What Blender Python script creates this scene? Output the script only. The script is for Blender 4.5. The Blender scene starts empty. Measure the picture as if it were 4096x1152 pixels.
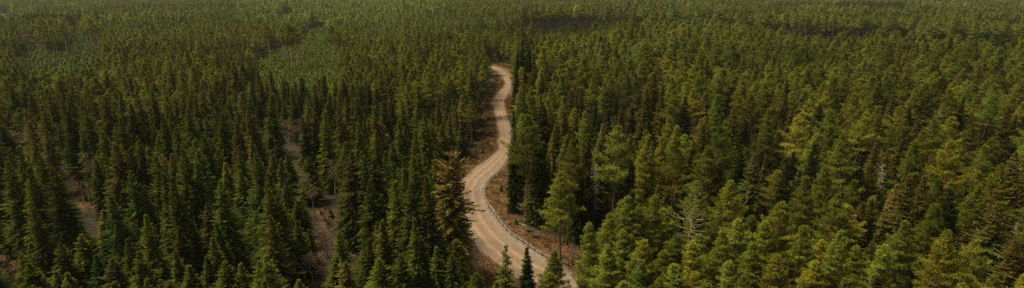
import bpy, math, random
import numpy as np
from mathutils import Vector, Matrix, Euler

PI = math.pi
sc = bpy.context.scene
COL = sc.collection

# ------------------------------------------------------------------ camera maths (photo 4096 x 1152)
F, CX, CY, CAMH = 2200.0, 2048.0, 576.0, 55.0
PITCH = math.atan(640.0 / F)
FWD = Vector((0, math.cos(PITCH), -math.sin(PITCH)))
UP = Vector((0, math.sin(PITCH), math.cos(PITCH)))

def at(px, py, h=0.0):
    """world point at height h seen at photo pixel (px,py)"""
    d = FWD + Vector((1, 0, 0)) * ((px - CX) / F) + UP * ((CY - py) / F)
    t = (h - CAMH) / d.z
    return Vector((d.x * t, d.y * t, h))

def proj(x, y, z):
    v = Vector((x, y, z - CAMH))
    dep = v.dot(FWD)
    if dep <= 1: return None
    return CX + F * v.x / dep, CY - F * v.dot(UP) / dep, dep

# ------------------------------------------------------------------ materials
def nodes(name):
    m = bpy.data.materials.new(name); m.use_nodes = True
    nt = m.node_tree; nt.nodes.clear()
    return m, nt, nt.nodes.new, nt.links.new

def foliage_mat(name, accent=(0.12, 0.055, 0.02)):
    m, nt, N, L = nodes(name)
    tint = N('ShaderNodeAttribute'); tint.attribute_type = 'INSTANCER'; tint.attribute_name = 'tint'
    rust = N('ShaderNodeAttribute'); rust.attribute_type = 'INSTANCER'; rust.attribute_name = 'rust'
    v = N('ShaderNodeAttribute'); v.attribute_name = 'v'
    cn = N('ShaderNodeAttribute'); cn.attribute_name = 'cone'
    mr = N('ShaderNodeMapRange'); mr.inputs['To Min'].default_value = 0.62; mr.inputs['To Max'].default_value = 1.45
    L(v.outputs['Fac'], mr.inputs['Value'])
    sm = N('ShaderNodeVectorMath'); sm.operation = 'SCALE'
    L(tint.outputs['Vector'], sm.inputs[0]); L(mr.outputs[0], sm.inputs['Scale'])
    mul = N('ShaderNodeMath'); mul.operation = 'MULTIPLY'
    L(rust.outputs['Fac'], mul.inputs[0]); L(cn.outputs['Fac'], mul.inputs[1])
    mx = N('ShaderNodeMix'); mx.data_type = 'RGBA'
    L(mul.outputs[0], mx.inputs[0]); L(sm.outputs[0], mx.inputs[6]); mx.inputs[7].default_value = (*accent, 1)
    d = N('ShaderNodeBsdfDiffuse'); tr = N('ShaderNodeBsdfTranslucent')
    L(mx.outputs[2], d.inputs[0]); L(mx.outputs[2], tr.inputs[0])
    ms = N('ShaderNodeMixShader'); ms.inputs[0].default_value = 0.26
    L(d.outputs[0], ms.inputs[1]); L(tr.outputs[0], ms.inputs[2])
    o = N('ShaderNodeOutputMaterial'); L(ms.outputs[0], o.inputs[0])
    return m

def bark_mat(name, c0, c1, z0=None, z1=None, ctop=None, scale=3.0):
    m, nt, N, L = nodes(name)
    tc = N('ShaderNodeTexCoord')
    mp = N('ShaderNodeMapping'); mp.inputs['Scale'].default_value = (scale * 2, scale * 2, scale * .5)
    L(tc.outputs['Object'], mp.inputs[0])
    nz = N('ShaderNodeTexNoise'); nz.inputs['Scale'].default_value = 1.0; nz.inputs['Detail'].default_value = 5
    L(mp.outputs[0], nz.inputs[0])
    mx = N('ShaderNodeMix'); mx.data_type = 'RGBA'
    mx.inputs[6].default_value = (*c0, 1); mx.inputs[7].default_value = (*c1, 1)
    L(nz.outputs['Fac'], mx.inputs[0])
    out = mx.outputs[2]
    if ctop:
        sep = N('ShaderNodeSeparateXYZ'); L(tc.outputs['Object'], sep.inputs[0])
        mr = N('ShaderNodeMapRange'); mr.inputs['From Min'].default_value = z0; mr.inputs['From Max'].default_value = z1
        L(sep.outputs[2], mr.inputs[0])
        m2 = N('ShaderNodeMix'); m2.data_type = 'RGBA'; L(mr.outputs[0], m2.inputs[0])
        L(out, m2.inputs[6]); m2.inputs[7].default_value = (*ctop, 1); out = m2.outputs[2]
    b = N('ShaderNodeBsdfPrincipled'); b.inputs['Roughness'].default_value = .9
    L(out, b.inputs['Base Color'])
    o = N('ShaderNodeOutputMaterial'); L(b.outputs[0], o.inputs[0])
    return m

M_SPR = foliage_mat('spruce_needles')
M_PIN = foliage_mat('pine_needles', (0.16, 0.13, 0.03))
M_SB = bark_mat('spruce_bark', (.10, .075, .055), (.2, .165, .13))
M_PB = bark_mat('pine_bark', (.12, .08, .055), (.24, .16, .11), 5, 12, (.34, .135, .055))
M_BB = bark_mat('birch_bark', (.22, .19, .15), (.66, .61, .50), scale=1.6)
M_TW = bark_mat('birch_twigs', (.17, .10, .05), (.30, .19, .10))
M_DB = bark_mat('dead_wood', (.26, .27, .20), (.50, .51, .40))
M_ST = bark_mat('old_roots', (.03, .022, .018), (.16, .12, .09))

# ------------------------------------------------------------------ mesh helpers
class Leaves:
    def __init__(s): s.v = []; s.a = []; s.c = []
    def add(s, p, d, n, length, width, val, cone):
        """diamond quads: p (k,3) base, d direction, n side direction"""
        k = len(p)
        length = np.asarray(length).reshape(-1, 1); width = np.asarray(width).reshape(-1, 1)
        q = np.empty((k, 4, 3))
        q[:, 0] = p; q[:, 1] = p + d * length * .55 + n * width * .5
        q[:, 2] = p + d * length; q[:, 3] = p + d * length * .55 - n * width * .5
        s.v.append(q.reshape(-1, 3)); s.a.append(np.repeat(val, 4)); s.c.append(np.repeat(cone, 4))
    def mesh(s, name, mat):
        v = np.concatenate(s.v); k = len(v) // 4
        me = bpy.data.meshes.new(name)
        me.vertices.add(len(v)); me.vertices.foreach_set('co', v.astype('f').ravel())
        me.loops.add(k * 4); me.polygons.add(k)
        me.loops.foreach_set('vertex_index', np.arange(k * 4, dtype='i'))
        me.polygons.foreach_set('loop_start', np.arange(0, k * 4, 4, dtype='i'))
        me.update(calc_edges=True)
        for nm, arr in (('v', s.a), ('cone', s.c)):
            at_ = me.attributes.new(nm, 'FLOAT', 'POINT'); at_.data.foreach_set('value', np.concatenate(arr).astype('f'))
        me.materials.append(mat)
        return me

class Tubes:
    def __init__(s): s.v = []; s.f = []; s.m = []
    def tube(s, pts, rad, n=6, mi=0):
        pts = [Vector(p) for p in pts]
        b0 = len(s.v)
        for i, p in enumerate(pts):
            t = (pts[min(i + 1, len(pts) - 1)] - pts[max(i - 1, 0)]).normalized()
            a = t.orthogonal().normalized(); b = t.cross(a)
            for j in range(n):
                q = p + (a * math.cos(2 * PI * j / n) + b * math.sin(2 * PI * j / n)) * rad[i]
                s.v.append(tuple(q))
        for i in range(len(pts) - 1):
            for j in range(n):
                s.f.append((b0 + i * n + j, b0 + i * n + (j + 1) % n, b0 + (i + 1) * n + (j + 1) % n, b0 + (i + 1) * n + j)); s.m.append(mi)
        s.f.append(tuple(b0 + j for j in reversed(range(n)))); s.m.append(mi)
        s.f.append(tuple(b0 + (len(pts) - 1) * n + j for j in range(n))); s.m.append(mi)
    def box(s, c, size, rz=0, mi=0):
        b0 = len(s.v); R = Matrix.Rotation(rz, 3, 'Z')
        for z in (-1, 1):
            for x, y in ((-1, -1), (1, -1), (1, 1), (-1, 1)):
                s.v.append(tuple(Vector(c) + R @ Vector((x * size[0] / 2, y * size[1] / 2, z * size[2] / 2))))
        for f in ((3, 2, 1, 0), (4, 5, 6, 7), (0, 1, 5, 4), (1, 2, 6, 5), (2, 3, 7, 6), (3, 0, 4, 7)):
            s.f.append(tuple(b0 + k for k in f)); s.m.append(mi)
    def mesh(s, name, *mats, smooth=True):
        me = bpy.data.meshes.new(name); me.from_pydata(s.v, [], s.f)
        for m in mats: me.materials.append(m)
        me.polygons.foreach_set('material_index', s.m)
        if smooth: me.polygons.foreach_set('use_smooth', [True] * len(s.f))
        me.update()
        return me

def unit(a): return a / np.maximum(np.linalg.norm(a, axis=1, keepdims=True), 1e-6)

# ------------------------------------------------------------------ tree meshes (all modelled 20 m tall)
def spruce_mesh(seed, R=2.5, base=.06, gap=0.0, droop=.25, lop=0.0, dens=1.0, top=.92):
    r = np.random.RandomState(seed); H = 20.0
    lf = Leaves(); tb = Tubes()
    bend = [(r.randn() * .12, r.randn() * .12) for _ in range(6)]
    tb.tube([(bend[i][0] * (i > 0), bend[i][1] * (i > 0), H * i / 5.05) for i in range(6)], [.24, .19, .15, .11, .06, .015], 6)
    z = H - .15
    phase = r.rand() * 6
    while z > base * H:
        t = (H - z) / H
        prof = (t / .62) ** top if t < .62 else 1.0 - .22 * (t - .62) / .38
        prof = .05 + .95 * prof
        prof *= 1 + .13 * math.sin(z * 1.3 + phase) + .07 * r.randn()
        nb = max(5, int((5 + 7 * min(1, t * 2)) * dens))
        for k in range(nb):
            if r.rand() < gap: continue
            az = r.rand() * 2 * PI
            Lb = R * prof * r.uniform(.66, 1.16) * (1 + lop * math.cos(az))
            if gap and r.rand() < .16: Lb *= 1.5
            Lb = max(Lb, .22)
            pit = math.tan(math.radians(42 - 105 * t if t < .5 else -10 - 18 * (t - .5))) + r.randn() * .1
            h = np.array([math.cos(az), math.sin(az), 0.]); sd = np.array([-h[1], h[0], 0.])
            ns = max(3, int(Lb / .17 * dens))
            s = (np.arange(ns) + r.rand(ns)) / ns
            s = .12 + .88 * s
            x = h[None] * (Lb * s)[:, None]
            zz = z + Lb * (pit * s - droop * s ** 2 + droop * .75 * s ** 3)
            p0 = x.copy(); p0[:, 2] = zz
            slope = pit - 2 * droop * s + droop * 2.2 * s ** 2
            fw = np.repeat(h[None], ns, 0); fw[:, 2] = slope; fw = unit(fw)
            wl = (0.19 + .27 * Lb ** .8 * (1 - s) ** .8) * r.uniform(.7, 1.25, ns)
            cone = ((t < .40) * (r.rand(ns) < .75 * (1 - t / .45)) * (s > .35)).astype(float)
            bv = r.rand() * .5
            for sg in (-1, 1):
                # side twigs, a near one and an outer one on it
                d = unit(fw * .75 + sd[None] * sg * .9 + r.randn(ns, 3) * .16 + np.array([0, 0, -.22]))
                nrm = unit(np.cross(d, np.array([0, 0, 1.])) + r.randn(ns, 3) * .35)
                lf.add(p0, d, nrm, wl * .62, .13 + .16 * wl, bv + .5 * r.rand(ns), cone)
                p1 = p0 + d * (wl * .45)[:, None]
                d2 = unit(d + np.array([0, 0, -.55]) + r.randn(ns, 3) * .3)
                nr2 = unit(np.cross(d2, fw) + r.randn(ns, 3) * .4)
                lf.add(p1, d2, nr2, wl * .55, .12 + .1 * wl, bv + .5 * r.rand(ns), cone)
            # tip and hanging twigs
            d = unit(fw + r.randn(ns, 3) * .22 + np.array([0, 0, .15]))
            lf.add(p0, d, unit(np.cross(d, np.array([0, 0, 1.])) + r.randn(ns, 3) * .3), np.full(ns, .34), np.full(ns, .15), bv + .5 * r.rand(ns), cone)
            d = unit(r.randn(ns, 3) * .3 + np.array([0, 0, -1.]) + fw * .3)
            lf.add(p0, d, unit(r.randn(ns, 3)), .16 + .22 * wl, np.full(ns, .13), bv + .5 * r.rand(ns), cone)
            if k % 3 == 0 and Lb > 1:
                tb.tube([(0, 0, z), tuple(p0[ns // 2]), tuple(p0[-1])] if ns > 3 else [(0, 0, z), tuple(p0[-1])], [.035, .02, .008] if ns > 3 else [.03, .01], 3)
        z -= (.23 + .17 * t) / (dens ** .5)
    # leader
    n = 10; p = np.zeros((n, 3)); p[:, 2] = np.linspace(H - .7, H + .15, n)
    d = unit(r.randn(n, 3) * .4 + np.array([0, 0, 1.2]))
    lf.add(p, d, unit(r.randn(n, 3)), np.full(n, .4), np.full(n, .12), r.rand(n), np.zeros(n))
    return tb.mesh('spruce_trunk', M_SB), lf.mesh('spruce_crown', M_SPR)

def pine_mesh(seed, R=2.5, base=.5, flat=.5, dens=1.0, bare=0.0, young=False, thick=1.0, wood=None, fat=1.0):
    r = np.random.RandomState(seed); H = 20.0
    lf = Leaves(); tb = Tubes()
    kx = np.cumsum(r.randn(9)) * .10; ky = np.cumsum(r.randn(9)) * .10; kx[0] = ky[0] = 0
    tp = [(kx[i], ky[i], H * .985 * i / 8) for i in range(9)]
    tb.tube(tp, [q * fat for q in (.23, .2, .18, .165, .145, .12, .09, .05, .015)], 7)
    def trunk(z):
        u = min(7.999, z / (H * .985) * 8); i = int(u); w = u - i
        return kx[i] * (1 - w) + kx[i + 1] * w, ky[i] * (1 - w) + ky[i + 1] * w
    tufts = []; vals = []
    z = H - .3
    while z > base * H:
        t = (H - z) / (H * (1 - base))
        prof = (.05 + .95 * (min(t, .72) / .72) ** (.92 if not young else .75)) * (1 + .10 * math.sin(z * 2.1 + seed))
        if t > .78: prof *= 1 - (1.6 if not young else .8) * (t - .78)
        nb = r.randint(4, 6)
        a0 = r.rand() * 6.3
        for k in range(nb):
            az = a0 + 2 * PI * k / nb + r.randn() * .25
            Lb = R * prof * r.uniform(.5, 1.22)
            if r.rand() < .10: Lb *= 1.25
            Lb = max(Lb, .2)
            el = math.radians((58 - 50 * min(1, t * 1.4)) if t < .8 else (5 - 10 * r.rand())) + r.randn() * .12
            tx, ty = trunk(z)
            o = np.array([tx, ty, z]); h = np.array([math.cos(az), math.sin(az), 0.])
            sdv = np.array([-h[1], h[0], 0.])
            def bp(s): return o + h * Lb * s * math.cos(el) + np.array([0, 0, 1.]) * Lb * (math.sin(el) * s + .12 * s * s) + sdv * wig * math.sin(s * 2.5) * Lb
            wig = r.randn() * (.12 if thick < 1.1 else .34)
            tb.tube([tuple(bp(0)), tuple(bp(.35)), tuple(bp(.7)), tuple(bp(1))], [(.02 + .016 * Lb) * thick, (.016 + .011 * Lb) * thick, .02 * thick, .008 * thick], 3)
            dead = r.rand() < bare
            bv = r.rand() * .55
            nsb = max(1, int(Lb / .50))
            for q in range(nsb):
                s = .30 + .70 * (q + r.rand() * .6) / nsb
                if dead and s < .84: 
                    if r.rand() < (.5 if thick < 1.5 else 1.1):
                        e = bp(s) + (sdv * r.choice([-1, 1]) * .7 + h * .5 + np.array([0, 0, .2])) * r.uniform(.3, 1) 
                        tb.tube([tuple(bp(s)), tuple(e)], [.018 * thick, .006 * thick], 3)
                    continue
                for sg in (-1, 1, 0):
                    sl = (.25 + .34 * Lb * (1 - s * .75)) * r.uniform(.5, 1.2) if sg else .15
                    c = bp(s) + (sdv * sg * .85 + h * .6 + np.array([0, 0, .22 + .15 * r.randn()])) * sl
                    if sg and sl > .55:
                        tb.tube([tuple(bp(s)), tuple(c)], [.014, .006], 3)
                        tufts.append((bp(s) + c) / 2 + r.randn(3) * .06); vals.append(bv + .2 * r.rand())
                    tufts.append(c); vals.append(bv + .2 * r.rand())
            tufts.append(bp(1.0)); vals.append(bv + .3)
        z -= (.36 + .50 * t * flat * 2) / dens * r.uniform(.7, 1.4)
    # dead snags below the crown
    if not young:
        for k in range(9):
            zz = base * H - r.rand() * 4.5; az = r.rand() * 6.3; L_ = r.uniform(.4, 1.6); tx, ty = trunk(zz)
            tb.tube([(tx, ty, zz), (tx + math.cos(az) * L_, ty + math.sin(az) * L_, zz + r.uniform(-.3, .3))], [.03, .008], 3)
    for k in range(5):
        tx, ty = trunk(H * .985 - k * .22); tufts.append(np.array([tx, ty, H + .25 - k * .22])); vals.append(.6)
    tufts = np.array(tufts); vals = np.array(vals)
    per = 14
    P = np.repeat(tufts, per, 0); V = np.clip(np.repeat(vals, per) + .35 * r.rand(len(P)), 0, 1)
    d = unit(r.randn(len(P), 3) + np.array([0, 0, .55]))
    P = P + r.randn(len(P), 3) * .07
    nn = unit(np.cross(d, r.randn(len(P), 3)))
    lf.add(P, d, nn, r.uniform(.20, .50, len(P)), r.uniform(.05, .12, len(P)), V, (r.rand(len(P)) < .3).astype(float))
    return tb.mesh('pine_trunk', wood or M_PB), lf.mesh('pine_crown', M_PIN)

def birch_mesh(seed, crown=.5, fork=False):
    r = np.random.RandomState(seed); H = 20.0
    a = Tubes(); b = Tubes()
    kx = np.cumsum(r.randn(9)) * .28; ky = np.cumsum(r.randn(9)) * .28; kx -= kx[0]; ky -= ky[0]
    tp = [Vector((kx[i], ky[i], H * i / 8)) for i in range(9)]
    rad = [.2, .18, .165, .15, .13, .11, .085, .055, .02]
    a.tube(tp, [q * .85 for q in rad], 6)
    if fork:
        for q in range(3):
            i = 3 + q; az = r.rand() * 6.3
            p = [tp[i]]
            for j in range(1, 5): p.append(tp[i] + Vector((math.cos(az) * j * .7, math.sin(az) * j * .7, j * 1.5 - j * j * .02)) + Vector(r.randn(3) * .12))
            a.tube(p, [.09, .08, .06, .04, .015], 5)
    nb = 62
    for k in range(nb):
        z = H * (1 - crown * r.rand() ** .8); u = min(7.99, z / H * 8); i = int(u)
        o = tp[i].lerp(tp[i + 1], u - i)
        az = r.rand() * 6.3; L_ = (.5 + 2.6 * (1 - z / H) ** .6) * r.uniform(.5, 1.1)
        up = r.uniform(.7, 1.6)
        p = [o + Vector((math.cos(az) * L_ * s, math.sin(az) * L_ * s, L_ * up * (s - .25 * s * s))) for s in (0, .4, .75, 1)]
        b.tube(p, [.036, .026, .02, .009], 3)
        for q in range(10):
            s = r.uniform(.3, 1); c = o + Vector((math.cos(az) * L_ * s, math.sin(az) * L_ * s, L_ * up * (s - .25 * s * s)))
            e = c + Vector((math.cos(az) * .5 + r.randn() * .45, math.sin(az) * .5 + r.randn() * .45, .55 + r.randn() * .35)) * r.uniform(.5, 1.3)
            b.tube([c, (c + e) / 2 + Vector(r.randn(3) * .05), e], [.019, .015, .008], 3)
    return a.mesh('birch_trunk', M_BB), b.mesh('birch_twigs', M_TW)

def dead_mesh(seed, nb=110, up=0.15, Lmax=2.0, start=.3):
    r = np.random.RandomState(seed); H = 20.0
    a = Tubes(); b = Tubes()
    a.tube([(r.randn() * .08 * i, r.randn() * .08 * i, H * i / 5) for i in range(6)], [.22, .18, .14, .1, .06, .02], 6)
    for k in range(nb):
        z = H * (start + (.98 - start) * r.rand()); az = r.rand() * 6.3
        L_ = Lmax * (.25 + 1.0 * (1 - z / H)) * r.uniform(.4, 1.2)
        p = [Vector((math.cos(az) * L_ * s, math.sin(az) * L_ * s, z + L_ * (up * s - .3 * s * s + r.randn() * .03))) for s in (0, .35, .7, 1)]
        b.tube(p, [.07, .05, .034, .012], 4)
        for q in range(4):
            c = p[1 + q % 3]; e = c + Vector((math.cos(az) * .4 + r.randn() * .4, math.sin(az) * .4 + r.randn() * .4, r.randn() * .3)) * r.uniform(.5, 1.1)
            b.tube([c, e], [.03, .010], 3)
    return a.mesh('dead_trunk', M_DB), b.mesh('dead_limbs', M_DB)

SPR = [spruce_mesh(1, 2.75, .05), spruce_mesh(2, 2.4, .04, droop=.4), spruce_mesh(3, 3.2, .06, droop=.35),
       spruce_mesh(4, 2.8, .10, gap=.16, droop=.25), spruce_mesh(5, 2.2, .05, droop=.3, lop=.12), spruce_mesh(6, 3.1, .05, gap=.08, droop=.45)]
SPR_GAPPY = spruce_mesh(11, 2.6, .09, gap=.22, droop=.12, lop=.15, dens=1.0, top=.5)
SPR_THIN = spruce_mesh(12, 1.9, .1, gap=.42, droop=.15, dens=.8)
PIN = [pine_mesh(21, 3.3, .46), pine_mesh(22, 3.5, .50, flat=.6), pine_mesh(23, 3.0, .38, flat=.4), pine_mesh(24, 3.6, .52, flat=.7), pine_mesh(25, 2.8, .34)]
PIN_YOUNG = [pine_mesh(31, 3.3, .16, flat=.3, young=True), pine_mesh(32, 3.8, .2, flat=.35, young=True), pine_mesh(33, 3.1, .14, flat=.25, young=True)]
PIN_HERO = pine_mesh(41, 3.6, .34, flat=.75, bare=.12)
M_PALE = bark_mat('bare_pine_bark', (.28, .24, .12), (.50, .44, .25), 5, 9, (.50, .43, .24))
PIN_BARE = pine_mesh(42, 4.6, .30, flat=.9, bare=.84, thick=1.15, wood=M_PALE)
M_TB = bark_mat('tall_pine_bark', (.42, .27, .17), (.66, .43, .27), 4, 12, (.66, .34, .17))
PIN_TALL = [pine_mesh(51, 3.6, .62, flat=.35, wood=M_TB, fat=1.55), pine_mesh(52, 3.8, .58, flat=.4, wood=M_TB, fat=1.4)]
BIR = [birch_mesh(61), birch_mesh(62, .6), birch_mesh(63, .35, True), birch_mesh(64, .7)]
DED = [dead_mesh(71, 96), dead_mesh(72, 64, .5, 2.6, .5), dead_mesh(73, 110, .3, 1.7, .4)]

# ------------------------------------------------------------------ ground regions
def poly_world(pts): return [at(x, y).xy for x, y in pts]
def inside(p, poly):
    c = False; n = len(poly); x, y = p
    for i in range(n):
        a, b = poly[i], poly[i - 1]
        if (a[1] > y) != (b[1] > y) and x < (b[0] - a[0]) * (y - a[1]) / (b[1] - a[1]) + a[0]: c = not c
    return c

# road edges in the photo, (left x, left y, right x, right y)
R1 = lambda x, y: (1600 + x / 1.609, y / 1.609)
R2 = lambda x, y: (1600 + x / 1.609, 400 + y / 1.609)
R3 = lambda x, y: (1600 + x / 1.801, 750 + y / 1.801)
R4 = lambda x, y: (2000 + x / 1.223, 560 + y / 1.223)
R5 = lambda x, y: (900 + x / 1.609, y / 1.609)
R7 = lambda x, y: (x / 1.856, y / 1.856)
Z1 = lambda x, y: (x * .7957, y * .7957)
Z2 = lambda x, y: (1024 + x * .7957, y * .7957)
Z3 = lambda x, y: (2048 + x * .7957, y * .7957)
Z4 = lambda x, y: (3072 + x * .7957, y * .7957)
Z5 = lambda x, y: (x * .7957, 576 + y * .7957)
Z6 = lambda x, y: (1024 + x * .7957, 576 + y * .7957)
Z7 = lambda x, y: (2048 + x * .7957, 576 + y * .7957)
Z8 = lambda x, y: (3072 + x * .7957, 576 + y * .7957)
EDGES = [(R1(520, 424), R1(560, 410)), (R1(590, 442), R1(612, 428)), (R1(622, 462), R1(655, 443)), (R1(656, 492), R1(700, 478)), (R1(674, 522), R1(719, 518)),
         (R1(668, 552), R1(717, 556)), (R1(632, 592), R1(699, 600)), (R1(600, 632), R1(674, 642)), (R1(588, 680), R1(664, 690)), (R2(590, 0), R2(668, 10)),
         (R2(612, 90), R2(690, 90)), (R2(630, 170), R2(712, 170)), (R2(636, 250), R2(722, 262)), (R2(628, 320), R2(712, 335)), (R2(560, 385), R2(672, 408)),
         (R2(480, 440), R2(628, 462)), (R2(408, 500), R2(575, 510)), (R2(370, 560), R2(548, 558)), (R3(400, 20), R3(606, 8)), (R3(410, 130), R3(622, 90)), (R3(440, 260), R3(668, 180)), (R3(498, 350), R3(755, 290)),
         (R3(590, 465), R3(880, 395)), (R3(720, 560), R3(1030, 495)), (R3(870, 680), R3(1200, 585)), (R3(960, 800), R3(1310, 690)), (R3(1000, 950), R3(1370, 830)), (R3(1010, 1150), R3(1390, 1050))]
def catmull(P, n=8):
    out = []
    for i in range(len(P) - 1):
        a, b, c, d = P[max(i - 1, 0)], P[i], P[i + 1], P[min(i + 2, len(P) - 1)]
        for k in range(n):
            t = k / n
            out.append(.5 * ((2 * b) + (c - a) * t + (2 * a - 5 * b + 4 * c - d) * t * t + (3 * b - a - 3 * c + d) * t ** 3))
    out.append(P[-1]); return out
EL = catmull([at(*e[0]).xy for e in EDGES]); ER = catmull([at(*e[1]).xy for e in EDGES])
RC = [(a + b) / 2 for a, b in zip(EL, ER)]
RCA = np.array([tuple(c) for c in RC]); RWA = np.array([(a - b).length / 2 for a, b in zip(EL, ER)])
def road_dist(x, y):
    d = np.hypot(RCA[:, 0] - x, RCA[:, 1] - y); i = int(d.argmin())
    # side: +1 = the verge on the curve's inner (camera-right) side
    j = min(i + 1, len(RC) - 1); k = max(i - 1, 0)
    t = RCA[j] - RCA[k]; s = t[0] * (y - RCA[i][1]) - t[1] * (x - RCA[i][0])
    return float(d[i] - RWA[i]), (1 if s > 0 else -1), i

# bare verges (tree free ground), photo polygons
VERGE = [poly_world([R1(555, 724), R1(540, 640), R1(560, 590), R1(600, 545), R1(600, 500), R1(625, 480), R1(700, 560)]),
         poly_world([R2(540, 0), R2(525, 150), R2(520, 260), R2(430, 390), R2(290, 440), R2(270, 500), R2(400, 560), R2(640, 340), R2(600, 0)]),
         poly_world([R1(668, 724), R1(672, 640), R1(700, 600), R1(728, 660), R1(745, 724)]),
         poly_world([R2(670, 0), R2(735, 0), R2(760, 60), R2(740, 150), R2(700, 170)]),
         poly_world([R1(615, 400), R1(640, 398), R1(700, 415), R1(725, 440), R1(716, 490), R1(655, 450), R1(560, 420)]),
         poly_world([R2(545, 540), R2(660, 440), R2(690, 560), R2(720, 650), R2(770, 724), R3(900, 210), R3(1010, 350), R3(1180, 380), R3(1300, 520), R3(1240, 560), R3(800, 340), R3(600, 60)]),
         poly_world([R3(500, 350), R3(700, 540), R3(800, 640), R3(800, 900), R3(560, 900), R3(600, 640), R3(560, 480)]),
         poly_world([R2(250, 440), R2(420, 440), R2(420, 724), R2(330, 724)])]
GLADE = [poly_world([Z5(345, 130), Z5(420, 220), Z5(480, 260), Z5(500, 300), Z5(440, 350), Z5(380, 260)]),
         poly_world([Z5(0, 440), Z5(70, 500), Z5(120, 560), Z5(130, 724), Z5(40, 724), Z5(-60, 600)]),
         poly_world([Z5(1150, 300), Z5(1230, 340), Z5(1230, 400), Z5(1180, 420)]),
         poly_world([Z6(255, 220), Z6(310, 280), Z6(375, 340), Z6(410, 440), Z6(370, 450), Z6(315, 340)]),
         poly_world([Z5(1240, 600), Z6(0, 580), Z6(30, 724), Z5(1250, 724)])]
CLEAR = [poly_world([R5(190, 410), R5(300, 340), R5(430, 300), R5(545, 200), R5(600, 192), R5(660, 196), R5(690, 300), R5(775, 440), R5(800, 560), R5(780, 700), R5(560, 730), R5(330, 730), R5(160, 640)]),
         poly_world([R7(120, 460), R7(260, 300), R7(330, 410), R7(480, 400), R7(560, 180), R7(650, 150), R7(630, 250), R7(720, 410), R7(700, 300), R7(800, 440), R7(820, 600), R7(700, 740), R7(420, 790), R7(120, 760)])]
FARCLR = [poly_world([R5(370, 96), R5(450, 96), R5(460, 180), R5(340, 180)]), poly_world([R7(-80, 103), R7(60, 103), R7(120, 116), R7(125, 220), R7(-80, 220)]),
          poly_world([R5(740, 40), R5(800, 36), R5(860, 70), R5(760, 78)])]

def treefree(x, y, m=0.0):
    rd, side, i = road_dist(x, y)
    if rd < 2.2 + m: return True
    return any(inside((x, y), g) for g in VERGE) or any(inside((x, y), g) for g in GLADE)

# ------------------------------------------------------------------ trees: hand-placed list
# (kind, tip pixel, height, tint, mesh, label, extra)
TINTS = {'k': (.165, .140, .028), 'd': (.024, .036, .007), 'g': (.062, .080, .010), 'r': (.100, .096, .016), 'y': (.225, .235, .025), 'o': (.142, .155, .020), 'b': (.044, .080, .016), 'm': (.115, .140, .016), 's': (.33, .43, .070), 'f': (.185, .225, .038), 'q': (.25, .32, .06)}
for _k, _c in list(TINTS.items()): TINTS[_k] = tuple(a * b * {'g': 1.65, 'm': 1.3, 'r': 1.4, 'b': 1.3, 'd': 1.35, 'k': 1.45, 'y': 1.05, 'o': .98}.get(_k, 1) for a, b in zip(_c, (.98, .99, 1.15)))
TINTS['f'] = tuple(q * 1.2 for q in TINTS['f']); TINTS['q'] = tuple(q * 1.2 for q in TINTS['q'])  # far-tree tints, lightened so the needle colour carries the distant haze light
TNAME = {'q': 'bright green', 'k': 'olive brown', 'f': 'pale green', 's': 'fresh green', 'd': 'dark green', 'g': 'green', 'r': 'rust-brown', 'y': 'yellow-green', 'o': 'olive green', 'b': 'deep bluish green', 'm': 'fresh green'}
rnd = random.Random(7)
nr = np.random.RandomState(7)
trees = []    # dicts
def T(kind, px, H, tint, mesh=None, label=None, wide=None, rust=None, x=None, anchor=None):
    if x is None:
        p = at(px[0], px[1], H)
    else:
        p = Vector((x[0], x[1], 0))
    trees.append(dict(kind=kind, x=p.x, y=p.y, H=H, tint=tint, mesh=mesh, label=label, wide=wide, rust=rust, hero=px is not None, anchor=anchor))

def TB(kind, tip, base, tint, mesh=None, label=None, **k):
    """tree given by tip and base pixels"""
    b = at(*base); d = (b.xy).length
    dep = proj(b.x, b.y, 0)[2]
    # height so that the tip shows at the wanted row
    lo, hi = 2, 40
    for _ in range(30):
        m_ = (lo + hi) / 2
        if proj(b.x, b.y, m_)[1] > tip[1]: lo = m_
        else: hi = m_
    T(kind, None, lo, tint, mesh, label, x=(b.x, b.y), **k)
    trees[-1]['hero'] = True

# --- the centre
TB('spruce', (1814, 617), (1819, 1116), 'k', SPR_GAPPY, 'tall gappy rust-topped spruce standing over the outside of the gravel bend', wide=1.32, rust=.6)
TB('pine', (2110, 462), (2102, 899), 'o', PIN[1], 'tall red-trunked pine with airy olive crown beside the narrow roadside spruce', wide=.95)
TB('spruce', R2(705, 170), R2(725, 720), 'd', SPR[4], 'narrow dark spruce at the edge of the road where it squeezes past', wide=.80, rust=0)
T('spruce', R2(740, 80), 21, 'd', SPR[1], 'dark slender spruce rising behind the narrow roadside spruce', wide=.8, rust=0)
TB('pine', (2245, 691), (2244, 1050), 'y', PIN_HERO, 'layered sunlit yellow-green pine with spreading limbs behind the low end of the guardrail', wide=1.25)
T('pine', (2282, 560), 24, 'o', PIN[0], 'orange-trunked pine just behind the layered sunlit pine', wide=.85)
T('pine', (2474, 512), 25.5, 'y', PIN[1], 'twin-trunked looking tall pine with full yellow-green crown behind the silver dead spruce', wide=1.05)
T('pine', (2578, 545), 25, 'y', PIN[2], 'tall narrow pine with long bare red trunk, beside the full-crowned one', wide=.85)
T('pine', (2713, 555), 25, 'o', PIN[3], 'tall pine with bare red trunk directly behind the bare-limbed pine', wide=.85)
T('pine', (2840, 597), 24, 'o', PIN[1], 'tall pine with tilted red trunk behind the flat-armed pine', wide=.95)
TB('pine', (2748, 735), (2740, 1120), 'y', PIN_BARE, 'nearly bare pine with twisting pale limbs and needle tufts only at the tips', wide=1.0)
T('pine', (2925, 727), 20, 'y', PIN_HERO, 'wide flat-armed yellow-green pine beside the bare-limbed pine', wide=1.1)
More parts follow.
